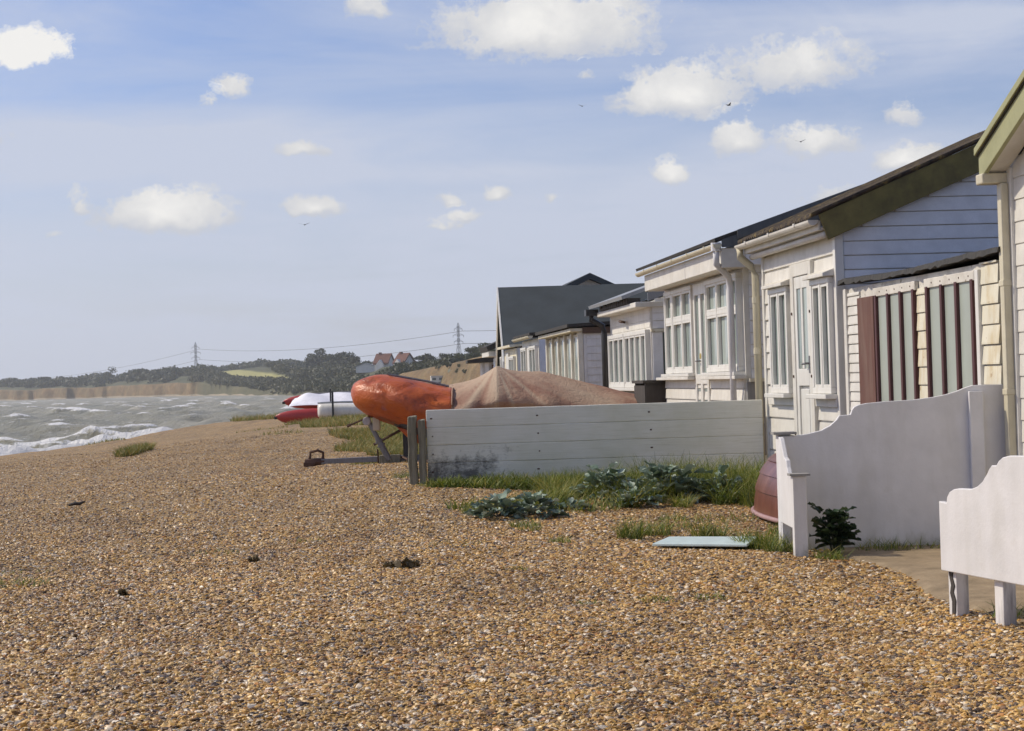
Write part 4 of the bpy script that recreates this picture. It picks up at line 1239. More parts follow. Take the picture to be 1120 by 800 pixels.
root = empty('windbreak_screen', (2.09, 9.0, 0), math.atan2(-.78, .21)); tag(root, 'low white screen on two stubby posts in the foreground with stepped curved top', 'screen')
top = [(0, .54), (.075, .535), (.085, .565), (.11, .59), (.15, .605), (.20, .612), (.32, .615), (.38, .63), (.43, .655), (.47, .69), (.50, .72), (.52, .735), (.56, .735), (.58, .755), (.62, .775), (.68, .785), (.9, .79), (2.2, .80)]
MB().prism([(0, .20)] + top + [(2.2, .20)], 'y', -.015, .015).build('panel', M['screen'], root, .005)
pz = painted('split white post', (.70,.68,.66), .7, (.05,.03,.025), .95, scale=1.1, streak=(7,7,.8))
for x in (.05, .49, 1.4):
    MB().box(x-.04, x+.04, .018, .085, -.35, .40).build('post', pz, root, .004)
# split and rotten edge of the first post
m = MB(); bm = m.bm
pts = [(.025, .235), (.075, .235), (.058, .17), (.078, .13), (.062, .10), (.084, .06), (.078, .0), (.045, -.03), (.05, .05), (.032, .09), (.044, .13), (.030, .17)]
m.prism(pts, 'y', .0130, .0178)
m.build('rotten_edge', M['dark_timber'], root)

# ------------------------------------------------------------------ white board on the shingle
m = MB().prism([(0, 0), (.60, -.36), (.74, .10), (.15, .42)], 'z', 0, .018)
o = m.build('board', M['board'], None, .004); o.location = (.92, 12.50, gz(1.2, 12.5) + .025); o.rotation_euler = (R(.6), R(-1.2), 0)
tag(o, 'pale turquoise white board lying flat on the shingle', 'board')
# ------------------------------------------------------------------ lofted shapes
def loft(sections, n_along, n_round, expo=2.4, ztop=None, disp=None, seed=0, close=True):
    """sections: rows (x, z_bottom, z_top, half_width) smoothly joined; closed tube of superellipse rings"""
    S = np.array(sections, float); t = np.linspace(0, 1, len(S)); T = np.linspace(0, 1, n_along)
    def cat(y):
        m = np.gradient(y, t); out = np.empty_like(T)
        for i, q in enumerate(T):
            k = min(int(np.searchsorted(t, q, 'right')) - 1, len(t)-2); h = t[k+1]-t[k]; s = (q-t[k])/h
            out[i] = (2*s**3-3*s**2+1)*y[k] + (s**3-2*s**2+s)*h*m[k] + (-2*s**3+3*s**2)*y[k+1] + (s**3-s**2)*h*m[k+1]
        return out
    x, zb, zt, hw = (cat(S[:, k]) for k in range(4))
    hw = np.maximum(hw, .004)
    th = np.linspace(0, 2*PI, n_round, endpoint=False)
    c, s = np.cos(th), np.sin(th)
    cy = np.sign(c)*np.abs(c)**(2/expo); cz = np.sign(s)*np.abs(s)**(2/expo)
    X = np.repeat(x[:, None], n_round, 1); Y = hw[:, None]*cy[None]
    Z = ((zb+zt)/2)[:, None] + ((zt-zb)/2)[:, None]*cz[None]
    if disp: X, Y, Z = disp(X, Y, Z, np.broadcast_to(th[None], X.shape))
    V = np.stack([X, Y, Z], -1).reshape(-1, 3)
    F = []
    for i in range(n_along-1):
        for k in range(n_round):
            F.append((i*n_round+k, i*n_round+(k+1) % n_round, (i+1)*n_round+(k+1) % n_round, (i+1)*n_round+k))
    return V, F

def loft_mesh(name, V, F, n_round, mat, parent=None, attr=None):
    me = bpy.data.meshes.new(name)
    n = len(V)//n_round
    faces = [tuple(f) for f in F] + [tuple(range(n_round))[::-1], tuple(range((n-1)*n_round, n*n_round))]
    me.from_pydata([tuple(v) for v in V], [], faces)
    bm = bmesh.new(); bm.from_mesh(me); bmesh.ops.recalc_face_normals(bm, faces=bm.faces); bm.to_mesh(me); bm.free()
    if attr is not None:
        at_ = me.attributes.new('pale_streaks', 'FLOAT', 'POINT'); at_.data.foreach_set('value', np.asarray(attr, np.float32))
    return link(name, me, mat, parent, 0, True)

# ---- covered boat behind the fence
def boat():
    root = empty('covered_boat', (0, 26, 0)); tag(root, 'boat on a trailer under an orange bow cover and a faded brown tarpaulin', 'boat')
    def folds(X, Y, Z, th):
        f = -.05*np.clip(1 - np.abs(vnoise(X*.55 - th*.12, th*1.9, 2.6, 3)-.5)*9, 0, 1) - .04*np.clip(1 - np.abs(vnoise(X*1.6 + th*.5, th*.7, 2.2, 13)-.5)*11, 0, 1) + .03*(vnoise(X*.9 + Z*2.2, Y*2, 2.2, 6)-.5)
        amp = sstep(-2.3, -1.9, X)
        return X, Y*(1 + f*amp*.8), Z + f*amp*.5
    V, F = loft([(-2.30, 1.05, 1.13, .02), (-2.24, .90, 1.23, .24), (-2.08, .79, 1.30, .40), (-1.85, .68, 1.335, .53), (-1.55, .58, 1.29, .64), (-1.25, .47, 1.21, .71), (-.85, .42, 1.12, .76)], 70, 56, 2.2, disp=folds)
    bc = loft_mesh('bow_cover', V, F, 56, M['orange'], root)
    ring = [Vector(V[-56 + k]) + Vector((.004, 0, 0)) for k in range(56)]
    MB().tube(ring + [ring[0]], .013, 6, False).build('hem', M['tarp'], bc, smooth=True)
    for k in range(30, 56, 4):
        q = Vector(V[-56*3 + k]); MB().tube([q + Vector((0, -.004, 0)), q + Vector((0, -.016, 0))], .016, 8).build('eyelet', M['galv'], bc)
    # lacing edge hanging below the cover
    MB().prism([(-1.66, .60), (-1.35, .52), (-1.34, .34), (-1.48, .42)], 'y', -.30, .30).build('bow_skirt', M['orange'], root, .03)
    def tarp(X, Y, Z, th):
        up = np.clip(np.sin(th), 0, 1)
        dx = X + .22
        ang = np.arctan2(Y*1.2, dx + 1e-4)
        rad = np.sqrt(dx**2 + (Y*.9)**2)
        f = (.030*np.sin(ang*11 + rad*1.5 + 3*vnoise(ang*2, rad, 1.5, 8)) + .022*np.sin(ang*19 + 2 + 4*vnoise(ang*2, rad, 1.2, 18)))*sstep(.12, .7, rad) + .020*(vnoise(X*1.4, Y*2 + Z*2, 2.4, 12)-.5)
        front = np.clip(-Y, 0, 1)
        return X, Y - f*.9*np.sign(-Y + 1e-6)*-1, Z + f*up*.8
    N_R = 72
    V, F = loft([(-.93, .40, 1.12, .77), (-.70, .40, 1.18, .79), (-.52, .41, 1.25, .80), (-.36, .42, 1.325, .80), (-.24, .42, 1.395, .81), (-.20, .42, 1.40, .81), (-.08, .42, 1.365, .81), (.12, .42, 1.32, .81), (.32, .42, 1.29, .81), (.52, .42, 1.255, .81), (.8, .42, 1.19, .81), (1.16, .44, 1.09, .80), (1.6, .46, .99, .78), (1.86, .5, .93, .72), (1.95, .6, .86, .55)], 130, 72, 1.45, disp=tarp)
    ang = np.arctan2(V[:, 2] - 1.43, V[:, 0] + .22); rad = np.hypot(V[:, 0] + .22, V[:, 2] - 1.43)
    bl = vnoise(ang*5.5, rad*.7, 1.6, 5)*.55 + vnoise(ang*13, rad*.9, 1.3, 7)*.35 + .28*(1-sstep(.1, .9, rad)) + .12*(V[:, 0] < -.2)
    loft_mesh('tarpaulin', V, F, N_R, M['tarp'], root, bl)
    V, F = loft([(-1.9, .74, .86, .05), (-1.5, .50, .80, .40), (-.9, .36, .74, .62), (.5, .32, .70, .70), (1.8, .34, .72, .68)], 30, 20, 2.2)
    loft_mesh('hull', V, F, 20, M['hull'], root)
    MB().tube([(-1.75, -.1, 1.335), (-1.2, -.12, 1.22), (-.9, -.15, 1.14)], .018, 6).build('rope', M['galv'], root)
boat()

# ---- trailer carrying the boat
def trailer():
    g = gz(-2, 26)
    root = empty('boat_trailer', (0, 26, 0)); tag(root, 'rusty boat trailer with jockey wheel and drawbar lying out over the shingle', 'trailer')
    MB().prism([(-2.75, g+.03), (.6, g+.05), (.6, g+.15), (-2.75, g+.10)], 'y', -.045, .045).build('drawbar', M['galv'], root, .006)
    m = MB(); m.tube([(-2.98, 0, g+.05), (-2.70, 0, g+.07)], [.06, .05], 8); m.box(-3.0, -2.84, -.06, .06, g+.0, g+.06)
    hk = m.build('coupling', M['iron'], root, .006)
    MB().tube([(-2.92, 0, g+.10), (-2.90, 0, g+.20), (-2.80, 0, g+.225), (-2.72, 0, g+.19), (-2.73, 0, g+.10)], .022, 6).build('handle', M['iron'], hk)
    # jockey wheel leaning away from the bar
    a = Vector((-1.78, -.09, g+.06)); b = Vector((-2.06, -.09, g+.62))
    m = MB(); m.tube([a, a.lerp(b, .55)], .045, 10); m.tube([a.lerp(b, .5), b], .034, 10)
    for t in (.36, .46): m.tube([a.lerp(b, t), a.lerp(b, t+.04)], .062, 10)
    jw = m.build('jockey_wheel', M['galv'], root)
    m = MB(); m.tube([b + Vector((-.02, -.05, 0)), b + Vector((-.02, .05, 0))], .062, 14)
    m.build('tyre', painted('pale worn plastic wheel', (.45,.43,.42), .6, (.1,.09,.09), .7), jw, .015)
    m = MB(); m.tube([b + Vector((-.26, -.03, -.05)), b + Vector((-.06, -.03, .03))], .014, 6); m.tube([b + Vector((0, -.03, .06)), b + Vector((.28, -.03, .03)), b + Vector((.36, -.03, .0))], .012, 6)
    m.tube([b + Vector((-.30, -.03, -.065)), b + Vector((-.25, -.03, -.045))], .024, 6)
    m.build('handle', M['iron'], jw)
    m = MB(); m.box(b.x+.06, b.x+.17, -.14, -.06, b.z-.14, b.z+.06); m.build('bracket', painted('pale bracket', (.55,.48,.36), .7), jw, .02)
    m = MB(); m.box(-1.92, -1.62, -.11, .06, g-.02, g+.13); m.build('clamp', M['post'], root, .01)
    MB().tube([(-1.94, -.12, g+.22), (-1.93, -.12, g-.05)], .012, 5).build('pin', M['iron'], root)
    # winch post and brace
    MB().box(-1.58, -1.50, -.05, .05, g+.1, .72).build('winch_post', M['black_pipe'], root)
    MB().tube([(-2.0, 0, g+.28), (-1.52, 0, g+.52)], .022, 6).build('brace', M['iron'], root)
    m = MB(); m.box(-.6, 1.7, -.62, -.54, .30, .38); m.box(-.6, 1.7, .54, .62, .30, .38); m.box(.55, .65, -.85, .85, .24, .32); m.box(-.6, -.52, -.62, .62, .29, .37)
    m.build('frame', M['galv'], root)
    for s in (-1, 1):
        w = MB().tube([(.6, s*.86-.07, .27), (.6, s*.86+.07, .27)], .26, 20).build('wheel', M['tyre'], root, .03)
        MB().tube([(.6, s*.86-.075, .27), (.6, s*.86+.075, .27)], .13, 14).build('rim', M['galv'], w)
    MB().tube([(-1.60, -.08, g+.10), (-1.42, -.3, g+.02), (-1.30, -.9, gz(-1.3, 25.1)+.02), (-1.18, -1.6, gz(-1.18, 24.4)+.02), (-1.02, -2.2, gz(-1.0, 23.8)+.02)], .02, 6).build('chain', M['iron'], root)
trailer()

# ---- beached catamaran
def catamaran():
    Yc = 62
    root = empty('catamaran', (-6.0, Yc, gz(-6, Yc)), 0); tag(root, 'beached catamaran with red bows under a white cover at the water side', 'catamaran')
    root.rotation_euler.x = R(9)
    for y, dz in ((-1.1, 0), (1.2, .12)):
        V, F = loft([(-1.92, .27, .35, .02), (-1.7, .13, .45, .10), (-1.3, .05, .52, .18), (-.6, .0, .56, .22), (.8, .0, .56, .23), (2.4, .04, .52, .2)], 40, 20, 2.0)
        V[:, 1] += y; V[:, 2] += dz
        loft_mesh('hull', V, F, 20, M['red_hull'], root)
        h = MB().tube([(-1.96, y, .27+dz), (-1.86, y, .28+dz)], .05, 8); h.build('bow_cap', M['tyre'], root)
    # white cover draped from the middle down over the near hull
    nx, ny = 60, 40
    xs = np.linspace(-1.5, 2.3, nx); ys = np.linspace(-1.36, 1.25, ny)
    A, B = np.meshgrid(xs, ys, indexing='ij')
    B = np.where(B < 0, B*(.62 + .38*sstep(-1.3, .55, A)), B*(.8 + .2*sstep(-1.25, -.3, A)))
    up = sstep(-1.75, -.9, A)
    Z = .52 + .30*up*np.exp(-((B-.05)/1.0)**2) - .0*A
    Z = Z - .30*sstep(-1.12, -1.36, B)*sstep(-1.0, .1, A)*1.0
    Z += .05*(vnoise(A, B, 2.2, 4)-.5) + .03*np.sin(A*5 + B*3)*up
    edge = (np.abs(B) > 1.0) & (A < -.9)
    A2 = A.copy()
    B2 = B
    o = np_mesh('cover', np.stack([A2, B2, Z + .03], -1).reshape(-1, 3), grid_faces(nx, ny), M['white_cloth'], root, True)
    so = o.modifiers.new('thickness', 'SOLIDIFY'); so.thickness = .012
    MB().box(-.1, .02, -1.1, 1.2, .40, .48).build('crossbeam', M['galv'], root)
    MB().box(1.9, 2.0, -1.1, 1.2, .40, .48).build('crossbeam', M['galv'], root)
    MB().tube([(-1.2, .75, .72), (1.5, .72, .80)], .04, 8).build('spar', M['galv'], root)
catamaran()
# white dinghy on a trolley next to the catamaran
def white_dinghy():
    root = empty('dinghy', (-5.6, 59.6, gz(-5.6, 59.6))); tag(root, 'white open dinghy with two dark posts standing beside the catamaran', 'dinghy')
    nx = 26; sec = []
    V, F = loft([(-.75, .10, .50, .28), (-.6, .04, .55, .42), (.0, .02, .53, .52), (.8, .02, .50, .52), (1.5, .06, .52, .40), (1.95, .22, .58, .05)], 40, 24, 3.0)
    loft_mesh('hull', V, F, 24, M['upvc'], root)
    m = MB(); m.tube([(-.72, -.42, .55), (0, -.54, .56), (.8, -.53, .54), (1.5, -.41, .56), (1.95, 0, .60)], .03, 6); m.tube([(-.72, .42, .55), (0, .54, .56), (.8, .53, .54), (1.5, .41, .56), (1.95, 0, .60)], .03, 6)
    m.build('gunwale', M['lead'], root)
    MB().box(-.25, -.19, -.62, -.56, -.1, .93).build('post', M['black_pipe'], root)
    MB().box(-.42, -.37, .5, .55, -.1, 1.0).build('post', M['black_pipe'], root)
white_dinghy()

# ---- upturned dinghy by the nearest hut
def upturned():
    root = empty('upturned_dinghy', (2.54, 15.0, gz(2.4, 14.6)), R(2.5))
    tag(root, 'red brown clinker dinghy lying upside down in front of the hut', 'dinghy')
    # strakes lapped along the hull; x across the boat, y along, keel on top
    ns, ny = 5, 40
    def hull_pt(k, t):
        a = k/ns
        y = -1.5 + 3.0*t
        full = (1 - abs((t-.42)/.58)**2.6) if t > .42 else (1 - .30*((.42-t)/.42)**2.0)
        full = max(full, .03)
        half = .56*full
        hz = .50*(.90 + .1*full)
        th = min(a, 1)*PI/2
        return half*math.cos(th)**.55 if th < PI/2-1e-6 else 0.0, y, hz*math.sin(th)**.9 + .05
    for sd in (-1, 1):
        for k in range(ns):
            m = MB(); bm = m.bm; rows = []; lip = []
            for i in range(ny+1):
                t = i/ny; rw = []
                for j in range(5):
                    x, y, z = hull_pt(k + j/4*1.04, t); off = .011*(1 - j/4)
                    rw.append(bm.verts.new((sd*(x+off), y, z + off*.3)))
                rows.append(rw)
                x, y, z = hull_pt(k, t)
                lip.append([bm.verts.new(q) for q in ((sd*(x+.011), y, z+.0033), (sd*max(x-.012, 0), y, z-.008))])
            for a, b in zip(rows, rows[1:]):
                for q in range(4): bm.faces.new((a[q], a[q+1], b[q+1], b[q]))
            for a, b in zip(lip, lip[1:]): bm.faces.new((a[0], a[1], b[1], b[0]))
            m.build('strake', M['dinghy'], root, 0, True)
    m = MB()
    for sd in (-1, 1):
        m.tube([(sd*(hull_pt(0, i/20)[0]+.02), -1.5 + 3*i/20, .045) for i in range(21)], .019, 8)
    m.build('gunwale', painted('pale pink gunwale', (.40,.25,.24), .6, (.2,.11,.09), .6), root, smooth=True)
    MB().tube([(0, -1.5, .54), (0, 0, .575), (0, 1.2, .55)], .022, 6).build('keel', M['dinghy'], root)
    pr = [(-hull_pt(k, 0)[0], hull_pt(k, 0)[2]) for k in range(ns+1)]
    pr = pr + [(-a, b) for a, b in pr[::-1][1:]]
    MB().prism(pr, 'y', -1.49, -1.46).build('transom', M['dinghy'], root)
upturned()

# ------------------------------------------------------------------ plants
def blades(pts, hmin, hmax, wid, r, lean=.5, bend=.6, tone_shift=0.0):
    """pts n x 3 roots -> grass blades, three quads each"""
    n = len(pts)
    h = r.uniform(hmin, hmax, n); a = r.uniform(0, 2*PI, n); ln = r.uniform(.05, lean, n); bd = r.uniform(.1, bend, n)
    d = np.stack([np.cos(a), np.sin(a), 0*a], 1)
    side = np.stack([-np.sin(a), np.cos(a), 0*a], 1)
    tw = r.uniform(-1, 1, n)[:, None]*.8; side = side + d*tw; side /= np.linalg.norm(side, axis=1)[:, None]
    w = wid*r.uniform(.6, 1.3, n)
    VV = []; ts = [0, .35, .7, 1.0]
    for t in ts:
        q = pts + d*((ln*t + bd*t*t)*h)[:, None]
        q[:, 2] = pts[:, 2] + h*(t - .32*bd*t*t)
        ww = (w*(1 - t*.88))[:, None]
        VV += [q - side*ww, q + side*ww]
    V = np.stack(VV, 1).reshape(-1, 3)
    b = np.arange(n)[:, None]*8
    F = np.concatenate([np.concatenate([b+2*k, b+2*k+1, b+2*k+3, b+2*k+2], 1) for k in range(3)], 0)
    tone = np.repeat(np.clip(r.uniform(0, 1, n)**1.3 + tone_shift, 0, 1), 8)
    return V, F, tone

def patch(r, cx, cy, rx, ry, n, power=.5):
    a = r.uniform(0, 2*PI, n); q = r.uniform(0, 1, n)**power
    x = cx + np.cos(a)*q*rx; y = cy + np.sin(a)*q*ry
    return np.stack([x, y, ground_z(x, y) - .01], 1)

def merge(parts):
    V, F, T = [], [], []; o = 0
    for v, f, t in parts: V.append(v); F.append(f + o); T.append(t); o += len(v)
    return np.concatenate(V), np.concatenate(F), np.concatenate(T)

r = np.random.default_rng(21)
ps = []
ps.append(blades(patch(r, -.15, 18.3, .75, .35, 1800), .05, .14, .008, r, .9, .8))                # low mat along the fence foot
ps.append(blades(patch(r, .55, 18.35, .9, .32, 2200), .06, .20, .007, r, .8, .8))
ps.append(blades(patch(r, 1.9, 17.5, .75, .8, 3600), .12, .44, .0052, r, .7, .9, .05))           # tall tangle right of the kale
ps.append(blades(patch(r, .95, 17.6, .75, .7, 2200), .08, .28, .0052, r, .7, .9, .1))
ps.append(blades(patch(r, .5, 16.4, .6, .8, 900), .05, .15, .006, r, .7, .9, .1))
ps.append(blades(patch(r, 2.3, 16.4, .35, .7, 1200), .10, .32, .006, r, .7, .9))
ps.append(blades(patch(r, -.15, 15.9, .45, .4, 500), .05, .14, .006, r, .8, .9))
for k in range(34):                                                                                 # separate feathery tussocks
    x = r.uniform(.25, 2.45); y = r.uniform(15.9, 18.2)
    ps.append(blades(patch(r, x, y, .10, .12, 130), .10, r.uniform(.14, .38), .0046, r, .9, 1.0, r.uniform(-.1, .25)))
V, F, T = merge(ps)
tag(np_mesh('beach_grass', V, F, M['grass'], attrs={'tone': T}), 'green grass and creeping weeds along the foot of the plank fence', 'grass', kind='stuff')
# loose feathery tufts on the shingle
ps = []
for (x, y, rx, n, h) in [(.83, 13.5, .10, 190, .19), (1.05, 13.9, .14, 200, .14), (1.42, 13.6, .12, 220, .17), (1.25, 14.4, .2, 90, .12), (1.66, 12.35, .17, 420, .17), (1.72, 12.0, .10, 160, .13), (.3, 12.9, .09, 90, .07),
                         (.05, 14.3, .12, 110, .09), (.36, 9.6, .08, 70, .04), (.73, 9.75, .09, 90, .05), (1.02, 9.85, .09, 90, .05), (-.02, 11.2, .08, 50, .05), (-3.1, 11.3, .22, 160, .06), (-2.2, 13.2, .2, 60, .05), (-1.6, 13.9, .16, 50, .05),
                         (-.42, 12.8, .2, 40, .05), (-3.3, 12.2, .2, 60, .05), (.1, 14.0, .1, 60, .08), (-.35, 15.4, .12, 90, .09), (2.38, 11.95, .16, 120, .11), (2.6, 12.05, .18, 110, .09), (2.92, 12.05, .14, 60, .10),
                         (1.95, 11.45, .10, 120, .10), (2.5, 8.45, .16, 160, .12), (2.35, 8.75, .10, 90, .09), (2.62, 8.1, .14, 110, .12), (2.15, 7.0, .12, 70, .05), (1.3, 15.1, .15, 90, .09), (-.9, 18.45, .10, 60, .07), (-1.15, 20, .2, 160, .1), (1.7, 14.9, .3, 120, .10), (2.0, 13.6, .14, 90, .12)]:
    ps.append(blades(patch(r, x, y, rx, rx, n), h*.4, h*1.15, .0042, r, .9, .8))
V, F, T = merge(ps)
tag(np_mesh('grass_tufts', V, F, M['grass'], attrs={'tone': T}), 'small feathery green tufts scattered over the shingle', 'grass', kind='stuff')
# rough grass round the trailer, the catamaran and on the crest
ps = []
for (x, y, rx, ry, n, h) in [(-1.9, 35, 1.5, 3.5, 5200, .17), (-2.4, 43, 1.9, 4, 4600, .20), (-1.7, 30.5, .75, 1.3, 2200, .16), (-1.7, 27.2, .75, .55, 900, .07), (-4.5, 52, 1.5, 4, 2800, .20), (-5.6, 57.5, 1.6, 1.2, 900, .22), (-1.5, 47, 2, 8, 4000, .22), (-1.2, 28.2, .4, .6, 600, .2),
                             (-8.1, 39.0, .30, 1.3, 900, .22), (-12.9, 98, 1.8, 9, 1500, .34), (-10.2, 104, 3, 5, 2200, .36), (-12.5, 40, .8, 1.2, 60, .08), (-7.2, 52, .8, .8, 50, .10), (-5.8, 46, .6, 1.0, 60, .10), (-13.9, 62, .6, 2, 160, .14)]:
    ps.append(blades(patch(r, x, y, rx, ry, n*2), h*.35, h*1.1, .007 + .00012*y, r, .8, .9, .12))
V, F, T = merge(ps)
tag(np_mesh('rough_grass', V, F, M['dry_grass'], attrs={'tone': T}), 'yellow green rough grass on the beach crest round the trailer and catamaran', 'grass', kind='stuff')

def broad_leaves(n, spread, size, r, up=.5, ruffle=.12, aspect=.75, height=.25):
    """rosette of broad wavy leaves"""
    Vs, Fs, Ts = [], [], []; o = 0
    nu, nv = 6, 5
    for i in range(n):
        a = r.uniform(0, 2*PI); q = r.uniform(0, 1)**.6
        c = np.array([math.cos(a)*q*spread, math.sin(a)*q*spread, (1-q*q)*height*r.uniform(.5, 1.1)])
        L = size*r.uniform(.6, 1.25); W = L*aspect*r.uniform(.7, 1.1)
        el = up*(1.2 - q) + r.uniform(-.15, .5); az = a + r.normal(0, .5)
        d = np.array([math.cos(az)*math.cos(el), math.sin(az)*math.cos(el), math.sin(el)])
        s = np.array([-math.sin(az), math.cos(az), r.uniform(-.3, .3)]); nn = np.cross(d, s)
        ph = r.uniform(0, 6.28)
        u, v = np.meshgrid(np.linspace(0, 1, nu), np.linspace(-1, 1, nv), indexing='ij')
        w = np.sin(np.clip(u*1.02, 0, 1)*PI*.9 + .22)**.8
        P = c + d*(L*u)[..., None] + s*(W*.5*v*w)[..., None] + nn*(L*(ruffle*np.sin(u*9 + v*5 + ph)*np.abs(v) - .30*u*u + .12*v*v))[..., None]
        Vs.append(P.reshape(-1, 3)); Fs.append(grid_faces(nu, nv) + o); o += nu*nv
        Ts.append(np.full(nu*nv, r.uniform(0, 1)) * .7 + np.repeat(np.linspace(0, .3, nu), nv))
    return np.concatenate(Vs), np.concatenate(Fs), np.concatenate(Ts)

kg = 'sea kale plants in front of the fence'
for i, (x, y, sp, n, sz, ht, l) in enumerate([
        (-.16, 15.05, .15, 60, .12, .15, 'blue green sea kale clump nearest the sea, standing alone on the shingle'),
        (.14, 15.25, .16, 60, .12, .15, 'second blue green sea kale clump from the sea, touching the first'),
        (.48, 15.8, .10, 16, .10, .07, 'small pale sea kale clump between the seaward pair and the big mass'),
        (.80, 16.9, .24, 70, .13, .24, 'blue green sea kale at the seaward edge of the big mass by the fence'),
        (1.35, 16.75, .30, 100, .14, .30, 'largest sea kale clump in the middle of the mass before the fence'),
        (1.05, 16.2, .18, 44, .12, .16, 'front sea kale clump of the mass, spilling on to the shingle'),
        (1.85, 16.7, .24, 70, .13, .26, 'sea kale clump half hidden in tall grass near the cream downpipe')]):
    V, F, T = broad_leaves(n, sp, sz, r, height=ht)
    V[:, 2] += gz(x, y) - .0; V[:, 0] += 0
    o = np_mesh('sea_kale', V - np.array([0, 0, gz(x, y)]), F, M['kale'], smooth=True, attrs={'tone': T}); o.location = (x, y, gz(x, y))
    tag(o, l, 'plant', kg)

# dark leafy plant at the foot of the tall screen
def dark_plant(x, y, h, n, label):
    root = empty('leafy_plant', (x, y, gz(x, y))); tag(root, label, 'plant')
    Vs, Fs, Ts = [], [], []; o = 0; st = MB()
    for k in range(n):
        a = r.uniform(0, 6.28); ln = r.uniform(.05, .5); hh = h*r.uniform(.5, 1.0)
        top = np.array([math.cos(a)*ln*hh, math.sin(a)*ln*hh*.7, hh])
        st.tube([(math.cos(a)*.02, math.sin(a)*.02, 0), tuple(top*.55 + np.array([0, 0, .02])), tuple(top)], [.006, .005, .002], 5)
        v, f, t = broad_leaves(9, .035, .105, r, .5, .10, .5, .03)
        m_ = len(v)//9
        for q in range(9):
            tt = .25 + .75*q/8
            v[q*m_:(q+1)*m_] += top*tt
        Vs.append(v); Fs.append(f + o); o += len(v); Ts.append(t)
    np_mesh('leaves', np.concatenate(Vs), np.concatenate(Fs), M['dark_leaf'], root, True, {'tone': np.concatenate(Ts)})
    st.build('stem', M['dark_leaf'], root)
dark_plant(2.04, 11.75, .27, 12, 'dark green leafy plant growing against the foot of the tall screen')

# drift and wrack on the stones
def wrack(u, v, w, d, h, label, name='seaweed', mat='weed', n=90):
    a, b = ray(u, v); Y = (0 - EYE)/b; x = a*Y
    for _ in range(6): Y = (gz(x, Y) - EYE)/b; x = a*Y
    q, F, T = clump_mesh([(0, 0, h*.3, w, d, h), (w*.5, .01, h*.2, w*.5, d*.7, h*.6), (-w*.6, 0, h*.15, w*.5, d*.6, h*.5)], n, .022, r)
    o = np_mesh(name, q, F, M[mat], attrs={'tone': T}); o.location = (x, Y, gz(x, Y) + .012); tag(o, label, 'seaweed', 'dry seaweed on the shingle')
wrack(440, 621, .11, .09, .025, 'brown heap of dry seaweed lying alone in the middle of the beach')
wrack(278, 615, .025, .03, .016, 'tiny dark scrap of seaweed left of the brown heap', n=40)
wrack(135, 652, .02, .02, .015, 'tiny dark scrap of seaweed low on the left of the beach', n=30)
def drift(u, v, ln, label):
    a, b = ray(u, v); Y = -EYE/b; x = a*Y
    for _ in range(6): Y = (gz(x, Y) - EYE)/b; x = a*Y
    o = MB().tube([(-ln/2, 0, .02), (-ln*.1, .02, .035), (ln*.2, .0, .03), (ln/2, .03, .05)], [.012, .02, .018, .008], 7).build('driftwood', M['dark_timber'], None, 0, True)
    o.location = (x, Y, gz(x, Y) + .012); tag(o, label, 'driftwood')
drift(84, 559, .16, 'short dark driftwood stick lying on the shingle near the sea')

# ------------------------------------------------------------------ haze over the bay
MBh = MB(); MBh.box(-1400, 1500, -60, 2750, -9, 66)
hz = MBh.build('haze', None)
mh = bpy.data.materials.new('sea haze'); mh.use_nodes = True; nt = mh.node_tree; nt.nodes.clear()
out = nt.nodes.new('ShaderNodeOutputMaterial'); pv = nt.nodes.new('ShaderNodeVolumePrincipled')
pv.inputs['Color'].default_value = (.93, .96, 1.0, 1); pv.inputs['Density'].default_value = .00017; pv.inputs['Anisotropy'].default_value = .2
nt.links.new(pv.outputs[0], out.inputs['Volume']); hz.data.materials.append(mh)
tag(hz, 'thin pale sea haze', 'haze', kind='stuff')

# ------------------------------------------------------------------ sky, sun, camera
SUN = Vector((-.70, .22, .68)).normalized()
sun = bpy.data.lights.new('sun', 'SUN'); sun.energy = 3.7; sun.angle = R(1.5); sun.color = (1, .90, .73)
so = bpy.data.objects.new('sun', sun); col.objects.link(so)
so.rotation_euler = SUN.to_track_quat('Z', 'Y').to_euler()

W = bpy.data.worlds.new('World'); sc.world = W; W.use_nodes = True
nt = W.node_tree; nt.nodes.clear()
out = nt.nodes.new('ShaderNodeOutputWorld'); bg = nt.nodes.new('ShaderNodeBackground'); nt.links.new(bg.outputs[0], out.inputs[0])
sky = nt.nodes.new('ShaderNodeTexSky'); sky.sky_type = 'NISHITA'; sky.sun_disc = False
sky.sun_elevation = math.asin(SUN.z); sky.sun_rotation = math.atan2(SUN.x, SUN.y)
sky.air_density = 1.0; sky.dust_density = 1.2; sky.ozone_density = 1.6
SKY = .105
tc = nt.nodes.new('ShaderNodeTexCoord'); sx = nt.nodes.new('ShaderNodeSeparateXYZ'); nt.links.new(tc.outputs['Generated'], sx.inputs[0])
az = math_(nt, 'ARCTAN2', sx.outputs[0], sx.outputs[1]); el = math_(nt, 'ARCSINE', sx.outputs[2])
skc = mix(nt, 1.0, sky.outputs[0], (SKY*.98, SKY*.98, SKY*1.22), 'MULTIPLY')
